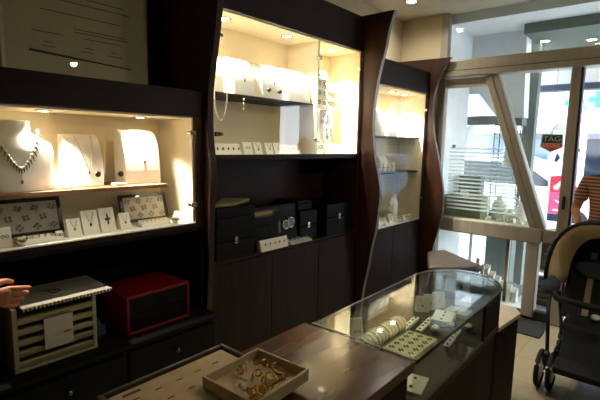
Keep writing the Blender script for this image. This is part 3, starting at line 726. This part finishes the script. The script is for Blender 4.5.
rc=thing('red_case','red lacquered case with black drawer front','box',(1.185,1.95,Nz))
w=.36;h=.20;d=.28
MB().box((-w/2,0,0),(-w/2+.014,d,h)).box((w/2-.014,0,0),(w/2,d,h)).box((-w/2+.014,0,0),(w/2-.014,d,.014)).box((-w/2+.014,0,h-.014),(w/2-.014,d,h)).box((-w/2+.014,d-.01,.014),(w/2-.014,d,h-.014)).build('shell',RED,rc,bevel=.003)
for k in range(2):
    f=MB().box((-w/2+.016,.006,.016+k*.085),(w/2-.016,.016,.098+k*.086)).build('drawer_front',BLK,rc,bevel=.002)
    MB().box((.0,-.0,.055+k*.085),(.04,.006,.059+k*.085)).build('pull',BLKM,f)
t=tag(MB().box((.90,2.05,Nz),(.95,2.16,Nz+.05)).prism([(2.05,Nz+.05),(2.16,Nz+.05),(2.12,Nz+.09)],'X',.905,.935).build('jewel_pouch',GREYF,bevel=.006),'small grey pouch between the cream box and the red case','pouch')

# framed certificate -----------------------------------------------------
pc=thing('framed_certificate','large silver-framed certificate above the left cabinet','picture',(1.04,2.398,1.89))
MB().box((-.36,-.022,0),(.36,-.002,.80)).build('mat_board',mat('certificate paper',rgb(214,206,172),.45,noise=.04),pc)
MB().box((-.375,-.034,-.0),(-.36,-.0,.82)).box((.36,-.034,-.0),(.375,-.0,.82)).box((-.36,-.034,-.0),(.36,-.0,.012)).box((-.36,-.034,.80),(.36,-.0,.82)).build('frame',mat('satin silver frame',rgb(200,196,180),.45,metal=.5),pc,bevel=.002)
MB().box((-.36,-.031,.012),(.36,-.028,.80)).build('glazing',GL,pc)
mb=MB(); rnd=random.Random(2)
for z,segs in [(.17,[(-.2,-.14),(-.02,.04),(.12,.2)]),(.19,[(-.19,-.15),(.0,.05),(.14,.17)]),(.235,[(-.24,-.1),(.0,.2)]),(.26,[(-.05,.24)]),(.275,[(-.05,.22)]),(.34,[(-.2,.2)]),(.40,[(-.25,.25)]),(.43,[(-.25,.22)]),(.5,[(-.2,.2)]),(.56,[(-.15,.15)])]:
    for a,b in segs: mb.box((a,-.0235,z),(b,-.0215,z+.004))
mb.build('printed_lines',INKL,pc)
MB().prism([(-.258,.150),(-.258,.138),(.255,.114),(.255,.120)],'Y',-.0235,-.0215).build('dark_bar',INK,pc)  # slanted dark bar low across the certificate
tag(MB().box((1.40,2.36,1.90),(1.50,2.398,2.62)).build('wall_batten',BLACKW),'dark batten on the wall beside the certificate','wall panel')
# ceiling lamps
spot((3.9,2.02,2.948),'added ceiling spotlight brightening the wall above the far cabinet',45,.045,cone=165)  # added lamp, placed to brighten the wall above the far cabinet
spot((2.2,.9,2.948),'recessed ceiling spotlight above the glass counter',10,.045,cone=150)
# track light
tr=thing('track_light','black track light with two spots hung in front of the cabinets','ceiling light',(2.05,.0,2.44),rz=-.2)
MB().box((-.55,-.018,0),(.66,.018,.03)).build('track',BLK,tr,bevel=.003)
for x in (-.5,.5): MB().tube([(x,0,.03),(x,0,.51)],.005,6).build('rod',BLK,tr)
for x in (-.08,.62):
    hd=MB().lathe([(.012,.0),(.03,-.01),(.034,-.06),(.030,-.062),(.026,-.05)],(x,-.03,0),16).build('spot_head',BLK,tr,smooth=True)
    MB().lathe([(.028,-.052),(.02,-.058),(.002,-.06)],(x,-.03,0),16).build('bulb',LAMP,hd,smooth=True)
    L=bpy.data.lights.new('spot','SPOT'); L.energy=20; L.color=(1,.87,.64); L.spot_size=2.5; L.spot_blend=1; L.shadow_soft_size=.03
    o=bpy.data.objects.new('spot_lamp',L); COL.objects.link(o); o.location=(x,-.03,-.07); o.parent=tr; o.rotation_euler=(.75,0,0)

# ------------------------------------------------------------------ counter
gc=thing('glass_counter','glass-topped display counter with rounded far end','display counter',(1.9,.8,0))
OUT=[(1.28,.58),(2.0,.585),(2.26,.596),(2.36,.64),(2.43,.71),(2.466,.80),(2.455,.88),(2.42,.93),(2.36,.975),(2.29,1.01),(2.21,1.028),(1.28,1.02)]
off=[(x-1.9,y-.8) for x,y in OUT]
def shrink(p,s): 
    return [(x+ (s if x<-.5 else -s*(1 if x>.3 else 0)), y+(s if y<0 else -s)) for x,y in p]
MB().prism(shrink(off,.015),'Z',0,.70).build('base',WOODV,gc,bevel=.004)
MB().prism(off,'Z',.70,.735).build('display_floor',mat('counter lining',rgb(62,48,34),.7,noise=.1),gc,bevel=.003)
MB().prism(off,'Z',.91,.92).build('glass_top',GLC,gc)
def wall(idx,z0,z1,th,name,m,inset=.004):
    mb=MB()
    for a,b in idx:
        p=Vector((*off[a],0)); q=Vector((*off[b],0)); e=(q-p).normalized(); n=Vector((-e.y,e.x,0))
        p=p+n*inset; q=q+n*inset
        vs=[p,q,q+n*th,p+n*th]
        mb.prism([(v.x,v.y) for v in vs],'Z',z0,z1)
    return mb.build(name,m,gc)
wall([(0,1)],.735,.91,.006,'glass_wall',GLC)
wall([(10,11)],.735,.91,.006,'glass_wall',GLC)
wall([(1,2),(2,3),(3,4),(4,5)],.735,.905,.012,'dark_end_panel',WOODV,inset=.002)
wall([(5,6),(6,7),(7,8),(8,9),(9,10)],.735,.91,.006,'glass_wall',GLC)
R=[(x,y) for x,y in off]
MB().tube([(x,y,.915) for x,y in off[:6]],.005,6).build('front_trim',ALUD,gc,smooth=True)
MB().tube([(x,y,.915) for x,y in off[5:]],.004,6).build('rear_trim',EDGE,gc,smooth=True)
MB().box((off[0][0],off[0][1],.92),(off[0][0]+.006,off[11][1],.923)).build('joint_trim',EDGE,gc)
# wood counter
wc=thing('wooden_counter','reddish-brown polished wooden counter in the foreground','counter',(.75,.8,0))
MB().box((-.75,-.22,.885),(.522,.25,.92)).build('countertop',CTOP,wc,bevel=.006)
MB().box((-.73,-.2,.06),(.518,.23,.885)).build('body',WOODV,wc,bevel=.003)
MB().box((-.7,-.18,0),(.515,.21,.06)).build('plinth',BLACKW,wc)
# counter contents (floor z .735)
F=.735
t=thing('jewel_pad','square cream pad of earrings inside the glass counter','jewellery tray',(1.70,.80,F),.0)
MB().box((-.12,-.07,0),(.12,.07,.03)).build('pad',mat('cream velvet',rgb(214,206,166),.8,noise=.06,nscale=(80,80,80)),t,bevel=.004)
for r in range(3):
    for c in range(5):
        mb=MB(); x=-.09+c*.045; y=-.045+r*.045
        for a in range(4): mb.torus((x+.009*math.cos(a*1.57),y+.009*math.sin(a*1.57),.031),.004,.0013,'Z',8,4)
        mb.build('earring_cluster',GOLD,t)
t=thing('bracelet_roll','long cream bracelet roll with bangles along the counter','jewellery stand',(1.66,.93,F+.038))
MB().lathe([(.01,-.2),(.03,-.195),(.037,-.18),(.037,.18),(.03,.195),(.01,.2)],n=20,ax='X').build('cushion',CARD,t,smooth=True)
for k in range(12): MB().torus((-.165+k*.03,0,.0),.038,.004,'X',20,5).build('bangle',PEARL if k%3 else SILV,t,smooth=True)
MB().box((-.19,-.03,-.038),(.19,.03,-.03)).build('base',CARD,t)
lean_card((1.55,.97,F),.06,.13,'upright white card behind the bracelet roll',kind='ear',rz=-.6)
labs=['first','second','third']
for i,(x,y,rz) in enumerate([(2.14,.95,-.7),(2.20,.93,-.6),(2.27,.91,-.5)]):
    lean_card((x,y,F),.07,.085,'tilted white card, %s of the trio at the far end of the counter'%labs[i],kind='pendant',rz=rz-.3)
def pad(x,y,w,d,h,rz,label,m=CARD,n=3):
    t=thing('jewel_pad',label,'jewellery tray',(x,y,F),rz)
    MB().box((-w/2,-d/2,0),(w/2,d/2,h)).build('pad',m,t,bevel=.003)
    for k in range(n): MB().ball((-w/2+w*(k+.5)/n,0,h+.002),(.008,.006,.004),8,6).build('earring',GOLD if k%2 else DKS,t,smooth=True)
    return t
pad(2.10,.82,.15,.10,.03,.2,'white pad with jewels in the middle of the counter far half')
pad(2.25,.80,.10,.12,.02,.0,'grey pad near the rounded end of the counter',m=PADG)
pad(1.93,.92,.20,.03,.015,.1,'narrow pale strip of jewels beside the bracelet roll',n=5)
pad(1.98,.86,.20,.03,.015,.1,'narrow pale strip of jewels in the centre of the counter',n=5)
pad(1.92,.70,.22,.028,.015,.12,'narrow pale strip of jewels at the front glass of the counter',n=5,m=PADG)
pad(1.44,.66,.13,.09,.012,.2,'flat white card lying at the near corner of the counter',n=2)
pad(1.36,.86,.08,.09,.03,.0,'small cream pad at the near end of the counter')
cup((2.02,.75,F),'small bowl of beads in the counter far half'); cup((2.06,.68,F),'small bowl of beads by the front glass of the counter'); cup((1.93,.79,F),'small bowl of beads beside the cream pad')
# small cabinet right of the counter
lc=thing('low_side_cabinet','low dark cabinet with a pale top beyond the counter end','cabinet',(2.76,.80,0))
MB().prism([(-.2,-.12),(.12,-.15),(.2,-.10),(.2,.2),(-.2,.2)],'Z',0,.575).build('body',WOODV,lc,bevel=.004)
MB().prism([(-.21,-.13),(.125,-.16),(.21,-.105),(.21,.21),(-.21,.21)],'Z',.575,.60).build('top',mat('pale laminate',rgb(196,180,152),.4,noise=.05),lc,bevel=.003)
# stool
st=thing('padded_stool','brown leather padded stool beside the far wavy panel','stool',(3.82,1.47,0))
SP=[(.17,.29),(.37,.20),(.04,-.28),(-.14,-.22),(-.36,.04)]
MB().prism(SP,'Z',.535,.60).build('seat',BROWNS,st,bevel=.025,seg=4,smooth=True)
MB().prism([(x*.85,y*.85) for x,y in SP],'Z',.51,.535).build('seat_board',BLACKW,st)
for x,y in SP: MB().tube([(x*.7,y*.7,.51),(x*.78,y*.78,0)],[.016,.011],8).build('leg',BLACKW,st)
# mat at door
tag(MB().box((4.05,.74,.0),(4.42,1.75,.014)).build('door_mat',RUB,bevel=.005),'black rubber mat along the foot of the shop front','mat')

# tray and box on the wooden counter ---------------------------------------
ty=thing('leather_tray','brown leather tray lined with cream suede on the wooden counter','tray',(.69,.95,.921))
MB().box((-.22,-.17,0),(.20,.14,.008)).build('base',BROWNS,ty)
MB().box((-.22,-.17,.008),(-.205,.14,.032)).box((.185,-.17,.008),(.20,.14,.032)).box((-.205,-.17,.008),(.185,-.155,.032)).box((-.205,.125,.008),(.185,.14,.032)).build('rim',BROWNS,ty,bevel=.004)
SU=mat('cream suede',rgb(214,190,150),.85,noise=.08,nscale=(30,30,30),bump=.1)
MB().box((-.203,-.153,.008),(.183,.123,.024)).build('cushion',SU,ty,bevel=.008,seg=3)
SLM=mat('slot lining',rgb(120,84,54),.9)
for k in range(5):
    for y in (.06,.0): MB().box((-.16+k*.065,y,.0235),(-.14+k*.065,y+.004,.0252)).build('cushion_slot',SLM,ty)
MB().box((-.17,.09,.0235),(-.12,.10,.0255)).build('cushion_slot',SLM,ty)
jb=thing('jewel_box','open cream box of gold jewellery on the leather tray','box',(.80,.83,.947),.05)
MB().box((-.11,-.1,0),(.11,.1,.006)).build('base',SU,jb)
MB().box((-.11,-.1,.006),(-.103,.1,.035)).box((.103,-.1,.006),(.11,.1,.035)).box((-.103,-.1,.006),(.103,-.093,.035)).box((-.103,.093,.006),(.103,.1,.035)).build('rim',mat('cream rim',rgb(196,178,140),.5),jb,bevel=.001)
rr=random.Random(9)
for k in range(26):
    x=rr.uniform(-.07,.09); y=rr.uniform(-.08,.075); m=rr.choice([GOLD,GOLD,PEARL,SILV])
    M=Matrix.Translation((x,y,.015+rr.uniform(0,.012)))@Matrix.Rotation(rr.uniform(0,3),4,'X')@Matrix.Rotation(rr.uniform(0,3),4,'Y')
    o=MB().torus((0,0,0),rr.uniform(.008,.013),.0028,'Z',12,5).xf(M).build('gold_ring',m,smooth=True)
    o.location=(.80,.83,.947); tag(o,'gold ring heaped in the open cream jewel box','ring','rings heaped in the cream jewel box') 

# ------------------------------------------------------------------ people
def skin_mesh(name,joints,edges,m,parent=None,sub=2,root=0):
    me=bpy.data.meshes.new(name); me.from_pydata([j[0] for j in joints],edges,[]); o=bpy.data.objects.new(name,me); COL.objects.link(o)
    me.materials.append(m)
    s=o.modifiers.new('skin','SKIN'); s.use_smooth_shade=True
    for i,j in enumerate(joints):
        r=j[1]; me.skin_vertices[0].data[i].radius=(r,r) if not isinstance(r,tuple) else r
        me.skin_vertices[0].data[i].use_root=(i==root)
    u=o.modifiers.new('sub','SUBSURF'); u.levels=sub; u.render_levels=sub
    if parent: o.parent=parent
    return o
def realise(objs,name,m,parent,extra=None):
    bm=bmesh.new()
    for o in objs:
        dg=bpy.context.evaluated_depsgraph_get(); e=o.evaluated_get(dg); me=e.to_mesh(); bm.from_mesh(me); e.to_mesh_clear()
    if extra:
        me=bpy.data.meshes.new('t'); bmesh.ops.recalc_face_normals(extra.bm,faces=extra.bm.faces); extra.bm.to_mesh(me); bm.from_mesh(me)
    me=bpy.data.meshes.new(name); bm.to_mesh(me); bm.free()
    for p in me.polygons: p.use_smooth=True; p.material_index=0
    me.materials.append(m); r=bpy.data.objects.new(name,me); COL.objects.link(r); r.parent=parent
    for o in objs: bpy.data.objects.remove(o)
    return r
def hand_chains(wrist,fwd,up,side,curl,s=1.0):
    # wrist pos, fwd (finger direction), up = back of the hand, side = thumb direction
    W=Vector(wrist); f=Vector(fwd).normalized(); n=Vector(up).normalized(); t=Vector(side).normalized(); out=[]
    P=W+f*.045*s
    out.append(skin_mesh('palm',[(W,.022*s),(W+f*.03*s,(.016*s,.03*s)),(W+f*.06*s+n*.0,(.014*s,.036*s)),(W+f*.085*s,(.012*s,.034*s))],[(0,1),(1,2),(2,3)],SKIN))
    L=[.072,.08,.074,.058]
    for i in range(4):
        base=W+f*.075*s+t*(.027-.018*i)*s; a=0; p=base; js=[(W+f*.05*s+t*(.02-.014*i)*s,.009*s),(p,.0092*s)]
        for k,q in enumerate((.42,.32,.26)):
            a+=curl[i]*(1 if k else .7); d=f*math.cos(a)-n*math.sin(a); p=p+d*L[i]*q*s; js.append((p,(.0085-.0008*k)*s))
        out.append(skin_mesh('fg',js,[(k,k+1) for k in range(len(js)-1)],SKIN))
    b=W+f*.02*s+t*.02*s
    js=[(b,.012*s),(b+f*.025*s+t*.024*s-n*.006*s,.011*s),(b+f*.055*s+t*.030*s-n*.02*s,.0095*s),(b+f*.08*s+t*.022*s-n*.03*s,.0085*s)]
    out.append(skin_mesh('th',js,[(0,1),(1,2),(2,3)],SKIN))
    return out
def person(base,label,shirt,trs,arms,facing,hairlong=True,head_z=1.5,hands=None,lean=0):
    # body facing +Y locally, then rotated by facing
    t=thing('person',label,'person',base,facing)
    objs=[]
    J=[((0,0,.92),(.15,.11)),((0,0,1.08),(.125,.095)),((0,.0,1.25),(.155,.11)),((0,-.01,1.37),(.12,.08)),((0,0,1.43),.052),((0,.015,1.49),.05)]
    E=[(0,1),(1,2),(2,3),(3,4),(4,5)]
    for sx in (-1,1):
        b=len(J); J+=[((sx*.09,0,.82),.092),((sx*.1,.015,.47),.058),((sx*.1,-.01,.25),.05),((sx*.1,-.02,.09),.036),((sx*.11,.1,.035),.034),((sx*.115,.16,.025),.026)]
        E+=[(0,b)]+[(b+k,b+k+1) for k in range(5)]
        sh,el,wr=arms[0 if sx<0 else 1]; b=len(J)
        J+=[(sh,.052),(tuple((Vector(sh)+Vector(el))/2),.044),(el,.037),(tuple((Vector(el)+Vector(wr))/2),.033),(wr,.023)]
        E+=[(3,b)]+[(b+k,b+k+1) for k in range(4)]
    objs.append(skin_mesh('b',J,E,SKIN))
    hd=MB(); R=[]
    for i in range(17):
        a=PI*i/16; z=-math.cos(a); q=max(math.sin(a),.03); ring=[]
        for k in range(24):
            an=2*PI*k/24; x=.073*q*math.cos(an); y=.092*q*math.sin(an)
            if z<0: x*=1+.22*z; y*=1+.12*z
            if y>0:
                if -.28<z<.02 and abs(x)<.014: y+=.020*(1-abs(z+.16)/.2)   # nose
                if -.02<z<.16 and .015<abs(x)<.045: y-=.008                # eye sockets
                if -.52<z<-.42 and abs(x)<.026: y+=.006                    # lips
            ring.append((x,y+.02,1.575+z*.112))
        R.append(ring)
    hd.rings(R)
    for sx in (-1,1): hd.ball((sx*.073,.01,1.57),(.010,.018,.028),8,6)
    for hnd in (hands or []): objs+=hand_chains(*hnd)
    body=realise(objs,'body',SKIN,t,hd)
    for sx in (-1,1): MB().ball((sx*.029,.098,1.583),(.011,.008,.007),10,6).build('eye',BLK,t,smooth=True)
    MB().tube([(-.022,.108,1.522),(0,.113,1.519),(.022,.108,1.522)],[.002,.005,.002],6).build('lips',mat('lips',rgb(150,74,66),.5),t,smooth=True)
    # shirt
    J=[((0,0,.86),(.175,.135)),((0,0,1.0),(.155,.12)),((0,0,1.12),(.145,.115)),((0,0,1.26),(.17,.13)),((0,-.01,1.36),(.145,.098)),((0,0,1.42),.066)]
    E=[(k,k+1) for k in range(5)]
    for i,sx in enumerate((-1,1)):
        sh,el,wr=arms[i]; b=len(J); q=Vector(sh).lerp(Vector(el),.75)
        J+=[(sh,.066),(tuple(Vector(sh).lerp(Vector(el),.4)),.062),(tuple(q),.058)]; E+=[(4,b),(b,b+1),(b+1,b+2)]
    s=skin_mesh('s',J,E,shirt); realise([s],'shirt',shirt,t)
    J=[((0,0,.97),(.15,.12)),((0,0,.86),(.16,.125))]; E=[(0,1)]
    for sx in (-1,1):
        b=len(J); J+=[((sx*.09,0,.78),.102),((sx*.1,.015,.47),.07),((sx*.1,-.01,.25),.062),((sx*.1,-.02,.08),.056)]; E+=[(1,b),(b,b+1),(b+1,b+2),(b+2,b+3)]
    s=skin_mesh('s',J,E,trs); realise([s],'trousers',trs,t)
    for sx in (-1,1): MB().ball((sx*.112,.07,.045),(.05,.13,.045),14,8).build('shoe',BLK,t,smooth=True)
    hm=MB(); R=[]
    lim=14 if hairlong else 10
    for i in range(0,lim):
        a=PI*(1-i/16); z=-math.cos(a); q=max(math.sin(a),.03); ring=[]
        for k in range(24):
            an=2*PI*k/24; cx,cy=math.cos(an),math.sin(an)
            g=1.16; x=.073*q*cx*g; y=.092*q*cy*g-.012
            if z<.45 and cy>.25: y=.092*.55*q*cy-.02; x*= .92
            zz=1.575+z*.122
            if hairlong and i>8: zz-= (i-8)*.018; x=.088*cx*(1-.02*(i-8)); y=(.085*cy if cy<0 else .02*cy)-.035
            ring.append((x,y+.02,zz))
        R.append(ring)
    hm.rings(R).build('hair',HAIR,t,smooth=True)
    return t
# woman: faces -X (facing: +Y -> -X is +90deg). local +X -> world +Y... rotate +90: local x->+Y, local y->-X
arW=[((-.165,0,1.36),(-.26,.05,1.10),(-.19,.26,1.03)),((.165,0,1.36),(.235,.02,1.12),(.17,.24,1.02))]
person((4.28,.37,0),'person in a brown and cream striped top behind the stroller',SHIRT,JEAN,arW,PI/2,hands=[((-.19,.26,1.03),(.25,1,-.1),(0,.15,1),(1,0,0),(.5,.5,.5,.5)),((.17,.24,1.02),(-.25,1,-.1),(0,.15,1),(-1,0,0),(.5,.5,.5,.5))])
# shop assistant behind the counter, only the hand is in the picture (faces +X, so rotate -90: local x -> -Y, local y -> +X)
GRSH=mat('charcoal shirt',rgb(46,44,48),.8,noise=.1,nscale=(50,50,50))
arA=[((-.165,0,1.36),(-.22,.20,1.12),(-.27,.475,1.04)),((.165,0,1.36),(.23,-.02,1.10),(.20,.10,.90))]
person((-.07,1.58,0),'person in a charcoal shirt reaching a hand to the drawer box lid',GRSH,JEAN,arA,-PI/2,hairlong=False,hands=[((-.27,.475,1.04),(-.08,1,-.22),(1,.05,.1),(-.1,.1,1),(.12,.3,.4,.5),1.2),((.20,.10,.90),(0,.5,-1),(0,1,.4),(-1,0,0),(.4,.4,.4,.4))])

# ------------------------------------------------------------------ stroller
sr=thing('stroller','black stroller with a beige-lined hood facing the counter','stroller',(3.45,.30,0))
def arch(x,zc,ry,rz,n=20,yc=0,lean=0,ex=.8):
    pts=[]
    for k in range(n+1):
        a=PI*k/n; c,s=math.cos(a),math.sin(a); z=rz*abs(s)**ex
        pts.append((x+lean*abs(s)**.8,yc+ry*(abs(c)**.75)*(1 if c>0 else -1),zc+z))
    return pts
# hood shell (outer dark, inner beige)
def hood(spec,name,m,th,r0=0,shift=0):
    R=[]
    mb=MB()
    rows=[arch(x+shift,z,ry-r0,rz-r0,20,0,l) for x,z,ry,rz,l in spec]
    rows2=[arch(x+shift,z,ry-r0-th,rz-r0-th,20,0,l) for x,z,ry,rz,l in spec]
    V=[[mb.bm.verts.new(p) for p in r] for r in rows]; U=[[mb.bm.verts.new(p) for p in r] for r in rows2]
    for i in range(len(V)-1):
        for j in range(20):
            mb.bm.faces.new((V[i][j],V[i+1][j],V[i+1][j+1],V[i][j+1])); mb.bm.faces.new((U[i][j],U[i][j+1],U[i+1][j+1],U[i+1][j]))
    for j in range(20):
        mb.bm.faces.new((V[0][j],V[0][j+1],U[0][j+1],U[0][j])); mb.bm.faces.new((V[-1][j],U[-1][j],U[-1][j+1],V[-1][j+1]))
    for i in range(len(V)-1):
        mb.bm.faces.new((V[i][0],U[i][0],U[i+1][0],V[i+1][0])); mb.bm.faces.new((V[i][-1],V[i+1][-1],U[i+1][-1],U[i][-1]))
    o=mb.build(name,m,sr,smooth=True)
    if isinstance(m,list):
        for p in o.data.polygons:
            if 80<=p.index<160: p.material_index=1
    return o
OS=[(-.20,.72,.29,.45,-.04),(-.06,.72,.29,.445,.02),(.06,.72,.285,.42,.08),(.15,.70,.275,.37,.14),(.24,.66,.25,.30,.2)]
LS=[(-.195,.72,.28,.44,-.04),(-.08,.70,.225,.37,.02),(.02,.70,.20,.33,.06),(.12,.68,.19,.30,.1),(.2,.64,.18,.26,.14)]
hood(OS,'hood',STROL,.006); hood(LS,'hood_liner',[STRB,STROL],.004)
MB().tube(arch(-.205,.72,.292,.45,24,0,-.04),.011,8).build('hood_rim',STROL,sr,smooth=True)
MB().tube(arch(-.06,.71,.27,.425,24,0,.02),.005,6).build('hood_rib',STROL,sr,smooth=True)
# seat
MB().prism([(-.02,.46),(.03,.44),(.31,.98),(.24,1.02)],'Y',-.215,.215).build('backrest',STROL,sr,bevel=.02,seg=3)
MB().box((-.24,-.17,.44),(.02,.17,.49)).build('seat_cushion',STROL,sr,bevel=.02,seg=3)
MB().prism([(-.24,.48),(-.34,.27),(-.31,.25),(-.2,.44)],'Y',-.15,.15).build('leg_rest',STROL,sr,bevel=.01)
MB().prism([(-.34,.30),(-.46,.27),(-.46,.24),(-.33,.26)],'Y',-.16,.16).build('foot_rest',RUB,sr,bevel=.006)
for y in (-.07,.07): MB().prism([(-.035,.50),(-.005,.50),(.195,.88),(.17,.90)],'Y',y-.018,y+.018).build('harness_strap',mat('harness webbing',rgb(170,158,130),.8),sr)
MB().ball((.10,.02,.80),(.06,.15,.07),16,10).build('head_cushion',GREYF,sr,smooth=True)
MB().ball((-.08,0,.52),(.035,.03,.02)).build('harness_buckle',PLW,sr,smooth=True)
for s in (-1,1):
    y=s*.235
    MB().tube([(.40,y*1.05,1.0),(.16,y*1.3,.68),(-.05,y*1.2,.50),(-.22,y*.98,.16)],.012,8).build('front_frame_tube',STRF,sr,smooth=True)
    MB().tube([(.0,y,.62),(.16,y,.40),(.32,y,.13)],.012,8).build('rear_frame_tube',STRF,sr,smooth=True)
    MB().tube([(.22,y,.76),(.02,y,.70),(-.18,y*1.05,.68)],.016,8).build('arm_rest',STROL,sr,smooth=True)
    MB().ball((-.17,y*1.12,.705),(.085,.06,.065),14,8).build('side_bolster',GREYF,sr,smooth=True)
    for k,(x,r) in enumerate(((-.22,.13),(.32,.13))):
        for q in ((-.035,.035) if k==0 else (0,)):
            wy=y+q
            wl=MB().torus((x,wy,r),r-.016,.016,'Y',28,8).build('wheel',RUB,sr,smooth=True)
            MB().lathe([(.008,-.012),(r*.62,-.009),(r*.66,0),(r*.62,.009),(.008,.012)],(x,wy,r),24,'Y').build('hub_cap',PLW,wl,smooth=True)
    MB().lathe([(.018,.0),(.026,.03),(.026,.07),(.016,.1)],(-.22,y,.16),12).build('caster_fork',STRF,sr,smooth=True)
MB().tube([(-.17,-.25,.68),(-.30,-.2,.665),(-.33,0,.66),(-.30,.2,.665),(-.17,.25,.68)],.021,10).build('bumper_bar',STROL,sr,smooth=True)
MB().tube([(.40,-.235,1.0),(.43,-.2,1.01),(.43,.2,1.01),(.40,.235,1.0)],.013,8).build('push_handle',RUB,sr,smooth=True)
MB().tube([(-.22,-.235,.13),(-.22,.235,.13)],.009,8).build('axle',STRF,sr); MB().tube([(.32,-.26,.12),(.32,.26,.12)],.009,8).build('axle',STRF,sr)
MB().prism([(-.26,.30),(-.22,.14),(.28,.14),(.30,.32),(.285,.32),(.265,.155),(-.21,.155),(-.245,.30)],'Y',-.19,.19).box((-.24,.185,.15),(.28,.195,.3)).box((-.24,-.195,.15),(.28,-.185,.3)).build('basket',STROL,sr,bevel=.004)
tag(MB().ball((0,0,0),(.10,.09,.05),16,10).ball((.07,.05,.02),(.06,.06,.04)).build('folded_cloth',GRN,smooth=True,loc=(3.38,.20,.20)),'green cloth lying in the stroller basket','cloth')
tag(MB().ball((0,0,0),(.07,.07,.06),16,10).build('grey_bag',GREYF,smooth=True,loc=(3.56,.38,.215)),'grey bag lying in the stroller basket','bag')

# ------------------------------------------------------------------ world and lights
w=bpy.data.worlds.new('World'); SC.world=w; w.use_nodes=True; bg=w.node_tree.nodes['Background']
bg.inputs[0].default_value=(.86,.93,1,1); bg.inputs[1].default_value=9

# ------------------------------------------------------------------ camera
cd=bpy.data.cameras.new('camera'); cam=bpy.data.objects.new('camera',cd); COL.objects.link(cam)
cd.sensor_width=36; cd.lens=437/600*36; cd.clip_start=.02; cd.clip_end=200
Rm=Matrix(((0.6518656104455104,0.08450109765034393,-0.7536118300653122),(-0.7580417577369535,0.10021999045697277,-0.6444599654283221),(0.021069395947011453,0.9913705250856972,0.12938532585164644)))
cam.matrix_world=Matrix.Translation((0,0,1.62))@Rm.to_4x4()
SC.camera=cam
vs=SC.view_settings; vs.view_transform='Standard'; vs.look='None'; vs.exposure=0.0; vs.gamma=1; vs.use_curve_mapping=False
